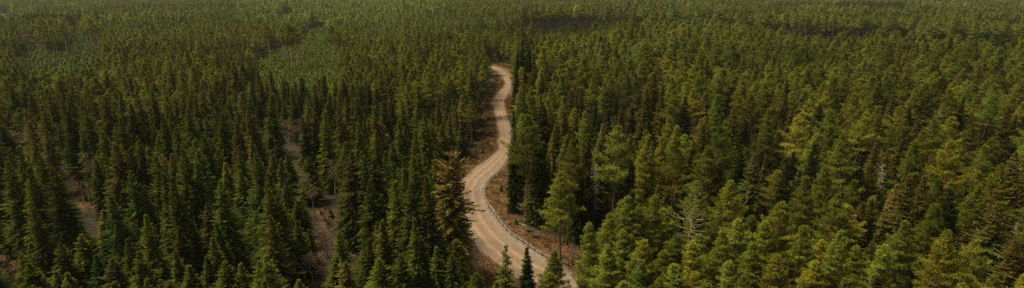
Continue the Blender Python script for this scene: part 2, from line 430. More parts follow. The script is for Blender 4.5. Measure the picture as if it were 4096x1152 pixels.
TB('dead', (2380, 655), R4(458, 430), 'd', DED[0], 'silver dead spruce, bare with short lichen-grey branches, in front of dark spruces', wide=1.0)
TB('dead', (2366, 668), R4(442, 424), 'd', DED[2], 'thin grey dead spruce leaning close beside the taller silver one', wide=.7)
TB('dead', (2292, 940), R4(352, 600), 'd', DED[2], 'short mossy grey dead spruce beyond the low end of the guardrail', wide=1.2)
T('spruce', (2018, 983), 13, 'o', SPR_THIN, 'thin see-through young spruce in front of the wide gravel bend', wide=1.3)
T('spruce', (2110, 990), 13.5, 'd', SPR[4], 'short dark young spruce in front of the road beside a thin one', wide=1.0, rust=0)
T('pine', (2212, 1008), 12, 'm', PIN_YOUNG[0], 'bushy fresh green young pine below the low end of the guardrail', wide=.9)
T('pine', (2366, 900), 15.5, 'y', PIN_YOUNG[2], 'bright yellow-green bushy pine just beside the low end of the guardrail', wide=.95)
T('pine', (2200, 1100), 9, 'y', PIN_YOUNG[1], 'lowest yellow-green young pine before the gravel, tip just above the frame edge', wide=.9)
for p, H in [((2440, 985), 13.5), ((2525, 1050), 11), ((2400, 1085), 9), ((2600, 1090), 10), ((2500, 930), 15), ((2650, 1010), 13), ((2330, 1060), 9.5), ((2560, 960), 14.5), ((2455, 1095), 9), ((2700, 1080), 10)]:
    T('pine', p, H, rnd.choice('yym'), PIN_YOUNG[rnd.randrange(3)], wide=1.0)
T('spruce', (1988, 1128), 6, 'm', SPR[0], 'little fresh green spruce tip between the gappy spruce and the thin one', wide=1.1, rust=0)
for i, (p, H) in enumerate([(Z7(570, 270), 18), (Z7(700, 262), 18), (Z7(580, 460), 14), (Z7(1040, 440), 16), (Z7(1130, 385), 17), (Z7(1275, 400), 17), (Z7(655, 590), 13), (Z7(840, 610), 12),
                            (Z7(930, 650), 11), (Z7(740, 670), 10.5), (Z7(575, 690), 10), (Z7(500, 350), 15), (Z7(1210, 500), 15), (Z7(640, 330), 16), (Z7(1090, 600), 13), (Z7(1180, 660), 12), (Z8(20, 560), 14), (Z8(70, 410), 16), (Z7(420, 640), 11)]):
    T('pine', p, H, 'y' if i % 3 else 'm', PIN_YOUNG[i % 3], wide=.95)
# right: pines
for p, H, c, m in [((2275, 549), 23, 'o', 2), (Z3(110, 330), 22, 'o', 0), (Z3(280, 265), 22, 'o', 1), (Z3(60, 575), 23, 'y', 0), (Z3(365, 565), 23, 'y', 2), (Z3(520, 632), 24, 'y', 4), (Z3(670, 662), 22, 'y', 4),
                   (Z3(580, 385), 23, 'o', 0), (Z3(545, 300), 23, 'o', 3), (Z3(650, 320), 22, 'o', 1), (Z3(740, 320), 22, 'o', 1), (Z3(940, 400), 23, 'm', 0), (Z3(1070, 350), 24, 'o', 3), (Z3(1155, 405), 23, 'y', 1),
                   (Z3(800, 590), 22, 'y', 2), (Z3(430, 345), 22, 'o', 0), (Z3(400, 260), 22, 'o', 4), (Z3(850, 240), 22, 'o', 0), (Z3(800, 250), 22, 'o', 1), (Z3(500, 400), 22, 'o', 2), (Z3(860, 350), 22, 'o', 1), (Z3(980, 300), 22, 'o', 4),
                   (Z3(460, 415), 21, 'm', 2), (Z3(810, 455), 22, 'm', 0), (Z3(1030, 480), 22, 'm', 2), (Z3(1240, 380), 22, 'o', 3), (Z3(1200, 480), 22, 'o', 1)]:
    T('pine', p, H, c, PIN[m])
    q = (p[0] + 1112, p[1])
    if q[0] < 4140: T('pine', q, H + rnd.uniform(-1, 1), c, PIN[(m + 1) % 5])
for p, H, c, m in [(Z3(675, 450), 23, 'r', 2), (Z3(760, 455), 21, 'r', 1), (Z3(1110, 540), 22, 'r', 5), (Z3(970, 625), 19, 'r', 0), (Z3(265, 560), 20, 'r', 4), (Z3(230, 390), 21, 'd', 0), (Z3(330, 590), 18, 'd', 1), (Z3(155, 520), 21, 'd', 2),
                   (Z3(870, 490), 21, 'd', 3), (Z3(650, 600), 17, 'r', 5), (Z3(610, 540), 19, 'd', 1), (Z3(420, 520), 19, 'd', 0), (Z3(1170, 600), 18, 'd', 2)]:
    T('spruce', p, H, c, SPR[m])
    q = (p[0] + 1110, p[1])
    if q[0] < 4140: T('spruce', q, H + rnd.uniform(-1, 1), c, SPR[(m + 1) % 6])
for p, H, c, m in [(Z8(370, -5), 24, 'y', 0), (Z8(620, -25), 24, 'y', 3), (Z8(740, -5), 24, 'm', 2), (Z8(940, -5), 25, 'y', 1), (Z8(1110, 15), 22, 'y', 4), (Z8(1150, 105), 22, 'y', 0), (Z8(350, 268), 20, 'y', 1),
                   (Z8(50, 295), 20, 'y', 3), (Z8(375, 450), 18, 'y', 2), (Z8(600, 515), 17, 'y', 2), (Z8(700, 390), 19, 'y', 4), (Z8(880, 440), 20, 'y', 0), (Z8(840, 310), 20, 'm', 2), (Z8(1040, 490), 19, 'y', 1),
                   (Z8(1280, 215), 22, 'y', 0), (Z8(800, 630), 13, 'y', 2), (Z8(220, 590), 14, 'y', 4), (Z8(230, 680), 11, 'y', 2), (Z8(1145, 665), 13, 'y', 0), (Z8(190, 420), 18, 'm', 2), (Z8(870, 180), 20, 'o', 4), (Z8(1060, 210), 20, 'm', 2), (Z8(300, 120), 21, 'o', 2)]:
    T('pine', p, H, c, PIN_YOUNG[m % 3] if H < 18 else PIN[m])
T('pine', Z8(182, 170), 21, 'o', PIN[4], 'pine with a snapped-off bare red tip above a ragged olive crown', wide=.95)
T('spruce', Z8(710, 172), 23, 'r', SPR[2], 'broadest rust-brown spruce, full and pyramidal, hung with cones', wide=1.15, rust=.95)
for p, H, c, m in [(Z8(800, 165), 21, 'r', 0), (Z8(1155, 292), 21, 'r', 5), (Z8(1010, 368), 17, 'r', 1), (Z8(930, 230), 21, 'd', 3), (Z8(590, 383), 15, 'r', 4), (Z8(540, 450), 15, 'o', 0), (Z8(750, 605), 12, 'r', 1),
                   (Z8(470, 292), 17, 'r', 2), (Z8(522, 288), 17, 'r', 4), (Z8(1250, 490), 17, 'r', 5), (Z8(250, 0), 23, 'd', 2), (Z8(100, 100), 21, 'd', 0), (Z8(480, 60), 22, 'd', 1), (Z8(110, 560), 13, 'r', 3),
                   (Z8(290, 600), 12, 'r', 0), (Z8(690, 320), 15, 'r', 5), (Z7(730, 205), 17, 'r', 4), (Z7(1230, 50), 22, 'r', 2), (Z7(1160, 10), 22, 'd', 5), (Z7(610, 90), 19, 'd', 1), (Z7(90, 0), 22, 'r', 0),
                   (R2(870, 280), 20, 'r', 4), (R2(1000, 165), 21, 'r', 0), (R2(930, 20), 21, 'r', 5), (R2(1060, 75), 19, 'r', 1), (R2(1120, 320), 16, 'd', 1), (R2(1200, 340), 18, 'd', 0), (R2(930, 340), 18, 'd', 2), (R2(800, 250), 17, 'd', 1), (Z7(340, 100), 18, 'd', 1), (Z7(480, 50), 20, 'd', 2), (Z7(700, 40), 21, 'd', 0), (Z7(900, 60), 21, 'd', 1), (Z7(1050, 90), 21, 'd', 5)]:
    T('spruce', p, H, c, SPR[m])
# dark tall spruces on the road's right shoulder, farther up
for p, q in [((2091, 166), (2088, 438)), ((2068, 215), (2070, 446)), ((2112, 180), (2118, 425)), ((2130, 215), (2136, 440)), ((2060, 262), (2066, 468)), ((2100, 250), (2104, 462))]:
    TB('spruce', p, q, 'd', SPR[rnd.randrange(3)], wide=.82, rust=0)
    trees[-1]['place'] = 'roadside'
# left: spruces listed once and standing again 948 px along, 32 px lower
LEFT = [(Z5(570, 3), 24, 'r', 2, 1.15), (Z5(640, 22), 23, 'g', 1, 1), (Z5(165, 115), 23, 'g', 0, 1), (Z5(262, 130), 23, 'g', 5, 1), (Z5(145, 190), 20, 'm', 0, 1), (Z5(280, 225), 22, 'r', 2, .9), (Z5(172, 320), 17, 'r', 1, 1),
        (Z5(560, 262), 19, 'b', 2, 1), (Z5(590, 385), 15, 'g', 4, 1), (Z5(720, 215), 17, 'g', 1, 1), (Z5(730, 360), 17, 'm', 0, 1), (Z5(800, 150), 22, 'm', 4, 1), (Z5(870, 160), 22, 'g', 0, 1), (Z5(905, 30), 24, 'g', 2, 1),
        (Z5(830, 295), 13, 'm', 1, 1), (Z5(890, 420), 14, 'g', 0, 1), (Z5(960, 380), 13, 'g', 1, 1), (Z5(700, 545), 14, 'm', 5, 1.1), (Z5(640, 480), 13, 'g', 0, 1), (Z5(880, 540), 12, 'g', 1, 1),
        (Z5(1070, 470), 14, 'g', 0, 1), (Z5(1110, 190), 20, 'm', 2, 1), (Z5(100, 15), 23, 'g', 0, 1), (Z5(35, 30), 22, 'g', 1, 1), (Z5(60, 90), 22, 'g', 2, 1), (Z5(510, 400), 13, 'g', 1, 1),
        (Z5(980, 100), 21, 'g', 1, 1), (Z5(350, -40), 12, 'g', 4, 1), (Z5(460, -30), 12, 'g', 0, 1), (Z5(780, 60), 22, 'g', 5, 1), (Z5(700, 40), 22, 'd', 0, 1), (Z5(660, 140), 20, 'g', 3, 1)]
for p, H, c, m, w in LEFT:
    T('spruce', p, H, c, SPR[m], wide=w)
    q = (p[0] + 948, p[1] + 32)
    if q[0] < 1760: T('spruce', q, H + rnd.uniform(-.7, .7), c, SPR[(m + 2) % 6 if w <= 1 else 2], wide=w)
for p, H, c, m in [(Z5(400, 455), 12, 'm', 3), (Z5(570, 520), 8, 'r', 3), (Z5(550, 580), 12, 'r', 5), (Z5(955, 610), 12, 'g', 0), (Z5(1030, 570), 11, 'g', 1), (Z5(1130, 600), 12, 'm', 2), (Z5(1200, 600), 11, 'm', 1), (Z5(1100, 395), 14, 'g', 4),
                   (Z5(1040, 300), 15, 'r', 3), (Z5(275, 640), 8, 'm', 1), (Z5(330, 650), 8, 'm', 4), (Z5(190, 650), 8, 'm', 0), (Z5(300, 500), 12, 'm', 3), (Z5(480, 560), 10, 'b', 1),
                   (Z6(790, 370), 20, 'm', 4), (Z6(905, 520), 13, 'm', 0), (Z6(635, 392), 18, 'g', 4), (Z6(605, 580), 14, 'm', 5), (Z6(560, 480), 15, 'g', 1), (Z6(700, 180), 20, 'g', 1), (Z6(765, 125), 23, 'g', 0), (Z6(870, 155), 24, 'r', 1),
                   (Z6(845, 480), 16, 'g', 1), (Z6(720, 560), 15, 'g', 2), (Z6(450, 600), 12, 'r', 3), (Z6(200, 600), 8, 'b', 1), (Z6(390, 600), 9, 'g', 1), (Z6(980, 560), 12, 'g', 2), (Z6(800, 650), 11, 'm', 4), (Z6(820, 60), 22, 'g', 5), (Z6(915, 40), 21, 'r', 1), (Z6(950, 190), 20, 'g', 0), (Z6(690, 690), 9, 'm', 2)]:
    T('spruce', p, H, c, SPR[m])
# upper left band
UL = [(Z1(120, 360), 20, 'r', 2), (Z1(270, 405), 20, 'g', 0), (Z1(430, 345), 19, 'g', 1), (Z1(460, 302), 18, 'g', 4), (Z1(850, 335), 23, 'r', 3), (Z1(770, 455), 20, 'r', 1), (Z1(700, 500), 22, 'r', 0), (Z1(520, 488), 22, 'r', 2),
      (Z1(430, 530), 22, 'm', 5), (Z1(400, 630), 20, 'm', 0), (Z1(610, 590), 20, 'g', 1), (Z1(600, 460), 20, 'g', 4), (Z1(820, 570), 21, 'g', 0), (Z1(745, 312), 18, 'r', 1), (Z1(1175, 315), 24, 'r', 2), (Z1(1085, 270), 21, 'r', 5),
      (Z1(1100, 570), 20, 'g', 1), (Z1(1190, 620), 18, 'r', 0), (Z1(1240, 462), 21, 'g', 4), (Z1(950, 545), 22, 'm', 2), (Z1(300, 480), 20, 'g', 1), (Z1(60, 430), 20, 'g', 0), (Z1(60, 500), 22, 'r', 2), (Z1(160, 470), 20, 'g', 1),
      (Z1(1010, 460), 20, 'o', 5), (Z1(340, 560), 20, 'd', 2), (Z1(660, 390), 19, 'd', 1), (Z1(540, 380), 19, 'd', 0), (Z1(910, 480), 19, 'o', 3)]
for p, H, c, m in UL:
    T('spruce', p, H, c, SPR[m])
    q = (p[0] + 948, p[1] + 28)
    if q[0] < 1900: T('spruce', q, H + rnd.uniform(-.7, .7), c, SPR[(m + 1) % 6])
for p, H, c, m in [(Z2(870, 370), 23, 'y', 0), (Z2(905, 255), 22, 'y', 2), (Z2(1030, 345), 22, 'y', 1), (Z2(820, 300), 21, 'o', 4), (Z2(930, 310), 22, 'o', 2), (Z2(1110, 285), 22, 'y', 0), (Z2(1080, 370), 22, 'y', 2), (Z2(770, 250), 20, 'o', 0),
                   (Z1(910, 390), 22, 'y', 0), (Z1(960, 340), 22, 'y', 2), (Z1(990, 235), 21, 'y', 1), (Z1(560, 140), 22, 'o', 1), (Z1(1185, 150), 22, 'o', 0), (Z2(1185, 185), 22, 'o', 0), (Z2(1150, 200), 22, 'o', 1), (Z2(1140, 400), 20, 'y', 4)]:
    T('pine', p, H, c, PIN[m])
# lone pines in the sapling clearing
LONE = [((262, 165), (305, 440)), ((385, 155), (433, 460)), ((450, 165), (470, 457)), ((462, 172), (483, 440)), ((352, 175), (380, 405)), ((372, 165), (396, 400)), ((475, 180), (508, 362)), ((532, 190), (573, 360)),
        ((668, 165), (696, 430)), ((700, 180), (712, 412)), ((722, 190), (740, 440)), ((788, 200), (797, 440)), ((745, 118), (758, 215)), ((192, 200), (215, 345)), ((80, 180), (87, 330))]
for (a, b) in LONE:
    TB('pine', R5(*a), R5(*b), 'y', PIN_TALL[rnd.randrange(2)], wide=.85)
    trees[-1]['place'] = 'in the large sapling clearing'
for (a, b) in [((662, 122), (700, 405)), ((700, 135), (720, 415)), ((735, 160), (745, 390)), ((500, 165), (510, 410)), ((470, 150), (492, 312)), ((545, 200), (565, 370)), ((330, 135), (350, 400)), ((420, 140), (425, 350)), ((300, 150), (310, 340))]:
    TB('pine', R7(*a), R7(*b), 'y', PIN_TALL[rnd.randrange(2)], wide=1.0)
    trees[-1]['place'] = 'in the small sapling clearing'

# birches
BT = [(Z5(450, 45), Z5(490, 262), 0), (Z5(348, 115), Z5(396, 352), 1), (Z5(285, 45), Z5(312, 178), 3), (Z5(298, 60), Z5(318, 170), 3), (Z5(1148, -10), Z5(1190, 172), 0), (Z5(1240, 185), Z5(1272, 312), 0), (Z5(5, 240), Z5(48, 372), 2),
      (Z5(1155, 300), Z5(1185, 445), 1), (Z5(28, 560), Z5(78, 724), 1), (Z5(362, 630), Z5(398, 735), 2), (Z5(432, 600), Z5(440, 735), 1), (Z5(1222, 530), Z5(1250, 665), 3), (Z5(1058, 630), Z5(1075, 735), 3), (Z5(-5, 640), Z5(25, 740), 3),
      (Z6(190, 75), Z6(222, 212), 3), (Z6(254, 150), Z6(302, 372), 1), (Z6(350, 82), Z6(402, 292), 0), (Z6(345, 400), Z6(364, 572), 1), (Z6(358, 355), Z6(386, 520), 1), (Z6(330, 410), Z6(350, 575), 3), (Z6(422, 475), Z6(458, 610), 3), (Z6(265, 560), Z6(292, 740), 2),
      (Z6(310, 550), Z6(348, 730), 1), (Z6(500, 560), Z6(512, 680), 3), (Z1(120, 140), Z1(158, 305), 0), (Z1(0, 540), Z1(18, 630), 0), (Z1(-5, 640), Z1(18, 745), 3), (Z1(60, 640), Z1(75, 745), 3), (Z1(100, 650), Z1(115, 750), 3),
      (Z1(120, 640), Z1(140, 760), 3), (Z1(180, 560), Z1(196, 640), 3), (Z1(275, 640), Z1(292, 745), 0), (Z1(310, 560), Z1(318, 640), 3), (Z2(95, 600), Z2(120, 710), 0), (Z2(160, 600), Z2(175, 720), 3), (Z2(190, 610), Z2(205, 730), 3),
      (Z2(215, 600), Z2(238, 735), 0), (Z2(40, 640), Z2(58, 740), 3), (Z2(140, 660), Z2(158, 760), 3), (Z2(10, 660), Z2(20, 745), 3), (Z2(225, 490), Z2(235, 560), 3), (Z2(100, 510), Z2(110, 600), 3), (Z2(568, 210), Z2(580, 285), 0), (Z1(655, 175), Z1(668, 240), 2), (R4(393, 150), R4(396, 500), 0), (R4(505, 300), R4(507, 380), 3), (Z6(1000, 10), Z6(1003, 100), 3)]
for i, (a, b, m) in enumerate(BT):
    TB('birch', a, b, 'd', BIR[m], wide=1.0)
for i, (a, b, m, lab) in enumerate([(Z8(530, 95), Z8(535, 330), 1, 'small pale grey dead spruce top poking up between dark spruces'), (Z8(1205, 365), Z8(1210, 560), 1, 'pale grey forked dead snag near a yellow-green pine'),
                               (Z2(845, 400), Z2(850, 560), 2, 'whitish dead spruce top among the young pines beyond the birches'), (Z2(925, 385), Z2(925, 560), 2, 'pale dead top close beside yellow-green pines beyond the road bend')]):
    TB('dead', a, b, 'd', DED[m], lab, wide=1.1)

trees[:] = [t for t in trees if t['label'] or t['kind'] in ('birch', 'dead') or t.get('place') or not (road_dist(t['x'], t['y'])[0] < 1.0 or any(inside((t['x'], t['y']), v) for v in VERGE[:6] + GLADE[:1] + GLADE[3:4] + CLEAR))]
_b = [t for t in trees if t['kind'] in ('birch', 'dead')]
def covers(t, b):
    if t['kind'] in ('birch', 'dead') or t['label'] or t['y'] >= b['y'] - 1: return 0
    n = 0
    for f in (.2, .4, .6, .8, .97):
        q = proj(b['x'], b['y'], b['H'] * f)
        if q is None: continue
        dep = proj(t['x'], t['y'], 0)[2]
        z = 0
        for z in [t['H'] * k / 12 for k in range(1, 12)]:
            w_ = proj(t['x'], t['y'], z)
            if abs(w_[1] - q[1]) < t['H'] / 20 * F / dep and abs(w_[0] - q[0]) < (1 - z / t['H']) ** .8 * 2.3 * t['H'] / 20 * F / dep: n += 1; break
    return n
trees[:] = [t for t in trees if not any(covers(t, b) >= 3 for b in _b)]
HERO_N = len(trees)
for t in trees:
    t['p'] = proj(t['x'], t['y'], t['H']); t['pb'] = proj(t['x'], t['y'], 0)

# ------------------------------------------------------------------ fill: the rest of the forest
from mathutils import noise as MN
def canopy(x, y):
    k, H, c = canopy0(x, y); d = math.hypot(x, y)
    if d > 300:
        a = MN.noise(Vector((x / 95, y / 150, 3.1))); b = MN.noise(Vector((x / 260 + 7, y / 300, 9.2)))
        H *= 1 + .28 * a + (.10 if b > .12 else -.10 if b < -.12 else 0)
        if k == 'pine':
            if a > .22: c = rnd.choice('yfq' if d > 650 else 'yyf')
            elif a < -.25: c = rnd.choice('omg')
        if d > 650:
            px = proj(x, y, 0)[0]
            if 950 < px < 1750 and rnd.random() < .6: c = 'q'  # brighter green paints the hazy glow into this stretch of far trees
            if b < -.3: k = 'spruce'; c = rnd.choice('gdg')
    return k, H, c
def canopy0(x, y):
    """kind, height, tint of a tree the forest would have at this point, far ones painted lighter as if hazed"""
    d = math.hypot(x, y); px, py, _ = proj(x, y, 0); u = rnd.random()
    if px < 2020:
        border = 250 + 30 * math.sin(px / 130) + (-55 if px > 1600 else 0)
        if d < border:
            k = 'spruce' if u < .93 else 'pine'
            H = rnd.triangular(9, 22, 15) if d > 135 else rnd.triangular(6, 17, 10)
            c = rnd.choice('gggggrmmdgbk' if d < 170 else 'ggggrdok')
        else:
            k = 'pine' if u < .85 else 'spruce'
            H = rnd.uniform(14, 18) if d < 650 else rnd.uniform(16, 22)
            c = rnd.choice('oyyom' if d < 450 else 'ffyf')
            if 1620 < px: H += 3
    else:
        if d < 112 and 2250 < px < 3300:
            k = 'pine' if u < .85 else 'spruce'; H = rnd.uniform(9, 14); c = rnd.choice('yym')
        elif d < 215:
            k = 'spruce' if u < .58 else 'pine'; H = rnd.uniform(14, 20) if k == 'spruce' else rnd.uniform(18, 23); c = rnd.choice('ddrrrk') if k == 'spruce' else rnd.choice('oyym')
            if d < 125: H -= 4
        else:
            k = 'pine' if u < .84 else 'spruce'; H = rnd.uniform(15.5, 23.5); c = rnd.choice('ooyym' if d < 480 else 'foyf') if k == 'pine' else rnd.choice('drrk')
        gap0 = 500 + 45 * math.sin(px / 330) + 22 * math.sin(px / 90) + (px - 3000) * -.03; gap1 = gap0 + 160 + 25 * math.sin(px / 260 + 1)
        if px > 2080 and gap0 < d < gap1: H = rnd.uniform(4, 8); k = 'spruce'; c = 'g'
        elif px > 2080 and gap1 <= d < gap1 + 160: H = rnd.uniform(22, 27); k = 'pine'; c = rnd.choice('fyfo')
    if k == 'spruce' and c in 'y': c = 'm'
    return k, H, c

grid = {}
def near_ok(x, y, r_):
    gx, gy = int(x // 6), int(y // 6)
    for i in range(gx - 1, gx + 2):
        for j in range(gy - 1, gy + 2):
            for (a, b) in grid.get((i, j), ()):
                if (a - x) ** 2 + (b - y) ** 2 < r_ * r_: return False
    return True
def put(x, y): grid.setdefault((int(x // 6), int(y // 6)), []).append((x, y))
for t in trees: put(t['x'], t['y'])

def in_view(px, d, m=260): return -m < px < 4096 + m
# near fill
near = []
for _ in range(24000):
    d = math.sqrt(rnd.uniform(74 ** 2, 225 ** 2)); a = rnd.uniform(-.86, .86)
    x, y = d * math.sin(a), d * math.cos(a)
    if y < 62: continue
    pr = proj(x, y, 0)
    if pr is None or not in_view(pr[0], d): continue
    if treefree(x, y, 1.0 if d > 130 else 2.0): continue
    sp = (4.5 if pr[0] < 2020 else 6.2) if d > 130 else (3.7 if pr[0] < 2020 else 4.0)
    if not near_ok(x, y, sp * rnd.uniform(.85, 1.1)): continue
    k, H, c = canopy(x, y)
    tp = proj(x, y, H)
    if tp[1] > 1190: continue
    # keep the road, the verges and the glades in sight: nothing tall right in front of them
    bad = False
    for z, offs in ((H * .95, (-8, 8)), (H * .6, (-26, 0, 26)), (H * .3, (-34, 34)), (H * .1, (-36, 36))):
        if bad: break
        q = proj(x, y, z)
        for off in offs:
            g = at(q[0] + off * 100 / d, q[1])
            if g.y < 420 and g.length < 420 and (road_dist(g.x, g.y)[0] < .5 or (g.x > -60 and any(inside((g.x, g.y), v) for v in VERGE[:6])) or inside((g.x, g.y), GLADE[0]) or inside((g.x, g.y), GLADE[3])):
                bad = True; break
    if bad: continue
    # do not cover the upper part of a listed tree that stands behind
    for t in trees[:HERO_N]:
        if t['p'] is None or t['pb'][2] < pr[2]: continue
        hh = t['pb'][1] - t['p'][1]
        if hh <= 0: continue
        keep = 1.0 if t['kind'] in ('birch', 'dead') else (.30 if t['p'][0] < 1700 else .42)
        if abs(t['p'][0] - tp[0]) < 100 / d * (44 if keep == 1 else 30) and tp[1] < t['p'][1] + keep * hh: bad = True; break
    if bad: continue
    T(k, None, H, c, x=(x, y)); trees[-1]['hero'] = False; put(x, y)
    trees[-1]['p'] = tp; trees[-1]['pb'] = pr

# farther fill: jittered grid rows
far = []
def far_rows(d0, d1, sp, side=0):
    y = d0 * .62
    n = int(2 * d1 / sp)
    yy = d0 * .6
    while yy < d1:
        half = yy * 1.55 + 60
        xx = -half
        while xx < half:
            x = xx + rnd.uniform(-.42, .42) * sp; y = yy + rnd.uniform(-.42, .42) * sp
            xx += sp
            d = math.hypot(x, y)
            if not (d0 <= d < d1): continue
            pr = proj(x, y, 0)
            if pr is None or not (-1500 < pr[0] < 5596): continue
            if d0 < 100 and -250 < pr[0] < 4346: continue
            if side and (side > 0) != (pr[0] > 2020): continue
            if d < 460 and treefree(x, y, 1.0): continue
            if any(inside((x, y), g) for g in CLEAR): continue
            if any(inside((x, y), g) for g in FARCLR): continue
            if d < 430 and not near_ok(x, y, 2.6): continue
            k, H, c = canopy(x, y)
            if k == 'pine' and d > 250 and rnd.random() < .06: H += rnd.uniform(2, 5)
            # keep road in sight
            if d < 420 and 1850 < pr[0] < 2150:
                bad = False
                for z in (H * .95, H * .5):
                    q = proj(x, y, z); g = at(q[0], q[1]) if q[1] > 0 else None
                    if g is not None and g.y < 390 and g.x > -60 and (road_dist(g.x, g.y)[0] < 1 or any(inside((g.x, g.y), v) for v in VERGE[:5])): bad = True; break
                if bad: continue
            far.append((k, x, y, H, c))
        yy += sp
far_rows(70, 225, 5.0)
far_rows(225, 420, 5.8, -1)
far_rows(225, 420, 7.4, 1)
far_rows(420, 720, 6.4, -1)
far_rows(420, 720, 7.8, 1)
far_rows(720, 1250, 8.0)
far_rows(1250, 1900, 9.5)

# the 300 of each kind that show largest become things, the rest joins the forest stuff
def size_key(t): return -(t['H'] / t['pb'][2]) - (.02 if t['hero'] else 0) - (5 if t['label'] or t.get('place') else 0)
pick = []
for kind, lim in (('spruce', 298), ('pine', 298), ('birch', 99), ('dead', 99)):
    ks = sorted([t for t in trees if t['kind'] == kind], key=size_key)
    pick += ks[:lim]
    for t in ks[lim:]: far.append((t['kind'], t['x'], t['y'], t['H'], t['tint']))
print('TREES', len(trees), 'picked', {k: sum(t['kind'] == k for t in pick) for k in ('spruce', 'pine', 'birch', 'dead')}, 'far', len(far))

# ------------------------------------------------------------------ labels
ANCH = [('gappy roadside spruce', 1820, 760), ('upper end of the guardrail', 1945, 760), ('lower end of the guardrail', 2275, 1050), ('silver dead spruce', 2382, 760),
        ('bare-limbed pine', 2750, 880), ('layered sunlit pine', 2245, 790), ('far end of the road', 1985, 280), ('narrow roadside spruce', 2045, 640), ('snapped-tip pine', 3218, 760),
        ('broadest rust-brown spruce', 3637, 820), ('large sapling clearing', 1200, 270), ('small sapling clearing', 350, 260), ('white forked birch', 18, 800), ('birch above the brown glade', 375, 700),
        ('flat-armed pine', 2925, 800), ('small pale dead spruce top', 3494, 690), ('forked dead snag', 4030, 890), ('first road verge root heaps', 1905, 560), ('thin see-through spruce', 2018, 1060),
        ('larger brown glade', 1300, 800), ('upper road bend', 2030, 420), ('whitish dead treetop', 1697, 340), ('lone clearing birch', 110, 180), ('lowest brown glade', 70, 1050),
        ('dark spruce row beside the road', 2095, 230), ('lean birches amid tall spruces', 930, 640), ('pale-limbed hanging spruce', 3900, 880), ('open grove of pale birches', 90, 560), ('second grove of pale birches', 1180, 540)]
ORD = ['nearest', 'second nearest', 'third nearest', 'fourth nearest', 'fifth nearest', 'sixth nearest', 'seventh nearest', 'eighth nearest', 'ninth nearest', 'tenth nearest']
for i in range(11, 60): ORD.append({1: 'eleventh', 2: 'twelfth', 3: 'thirteenth', 4: 'fourteenth', 5: 'fifteenth', 6: 'sixteenth', 7: 'seventeenth', 8: 'eighteenth', 9: 'nineteenth', 10: 'twentieth'}.get(i - 10, 'distant') + ' nearest')
def look(t):
    if t['kind'] == 'birch':
        w = 'bushy-crowned' if t['mesh'] is BIR[3] else ('forked' if t['mesh'] is BIR[2] else ('bent' if t['mesh'] is BIR[0] else 'straight'))
        return w + ' bare birch'
    s = 'tall' if t['H'] > 21 else ('short' if t['H'] < 15 else 'mid-height')
    return s + ' ' + TNAME[t['tint']] + ' ' + t['kind']
MESHSET = {'spruce': SPR, 'pine': PIN}
cand = {}
for t in pick:
    if t['mesh'] is None:
        if t['kind'] == 'pine' and t['H'] < 16: t['mesh'] = rnd.choice(PIN_YOUNG)
        else: t['mesh'] = rnd.choice(MESHSET[t['kind']])
    if t['label']: t['named'] = 1; continue
    cx = (t['p'][0] * .6 + t['pb'][0] * .4); cy = t['p'][1] * .6 + t['pb'][1] * .4
    best = sorted((math.hypot(cx - ax, cy - ay), nm) for nm, ax, ay in ANCH)[0]
    cand.setdefault((look(t), best[1]), []).append((best[0], id(t), t))
for (lk, nm), lst in cand.items():
    lst.sort(key=lambda q: (q[0], q[1]))
    for i, (_, _, t) in enumerate(lst):
        t['label'] = f"{lk}, {'the one' if len(lst) == 1 else ORD[i]} {'nearest ' if len(lst) == 1 else ''}to the {nm}"

# ------------------------------------------------------------------ building the things
def mesh_obj(name, me, parent=None):
    o = bpy.data.objects.new(name, me); COL.objects.link(o)
    if parent: o.parent = parent
    return o
GROUP = {'spruce': 'spruces of the forest', 'pine': 'pines of the forest', 'birch': 'bare birches among the spruces', 'dead': 'dead standing trees'}
CAT = {'spruce': 'spruce', 'pine': 'pine', 'birch': 'birch', 'dead': 'dead tree'}
NAME = {'spruce': 'spruce_tree', 'pine': 'pine_tree', 'birch': 'birch_tree', 'dead': 'dead_tree'}
def vary(c, amt=.30):
    k = rnd.uniform(1 - amt, 1 + amt); w = rnd.uniform(-.12, .12)
    return (c[0] * k * (1 + w), c[1] * k, c[2] * k * (1 - w))
sources = {}
def build_tree(t):
    kind = t['kind']
    e = bpy.data.objects.new(NAME[kind], None); COL.objects.link(e)
    e.empty_display_size = .5
    e.location = (t['x'], t['y'], 0); s = t['H'] / 20.0
    w = (t['wide'] or (rnd.uniform(.92, 1.28) if kind == 'spruce' else rnd.uniform(.88, 1.15))) * (1.0 if kind in ('birch', 'dead') else (.35 + .65 / max(s, .4)) if s < 1 else 1)
    e.scale = (s * w, s * w, s)
    e.rotation_euler = (rnd.uniform(-.025, .025), rnd.uniform(-.025, .025), rnd.uniform(0, 6.28))
    if kind == 'birch': e.rotation_euler = (rnd.uniform(-.05, .05), rnd.uniform(-.08, .0), rnd.uniform(-.5, .5)); e.scale = (max(s, .75) * 1.0,) * 2 + (s,)
    e['label'] = t['label']; e['category'] = CAT[kind]; e['group'] = GROUP[kind]
    tr = mesh_obj('trunk', t['mesh'][0], e)
    cr = mesh_obj('crown' if kind in ('spruce', 'pine') else ('twigs' if kind == 'birch' else 'limbs'), t['mesh'][1], e)
    if kind in ('spruce', 'pine'):
        cr['tint'] = vary(TINTS[t['tint']], .07 if t.get('named') else .30); cr['rust'] = float(t['rust'] if t['rust'] is not None else (rnd.uniform(.35, .75) if t['tint'] == 'r' else rnd.uniform(0, .4)) if kind == 'spruce' else rnd.uniform(0, .4))
        sources.setdefault(t['mesh'][1].name, (tr, cr))
for t in pick: build_tree(t)

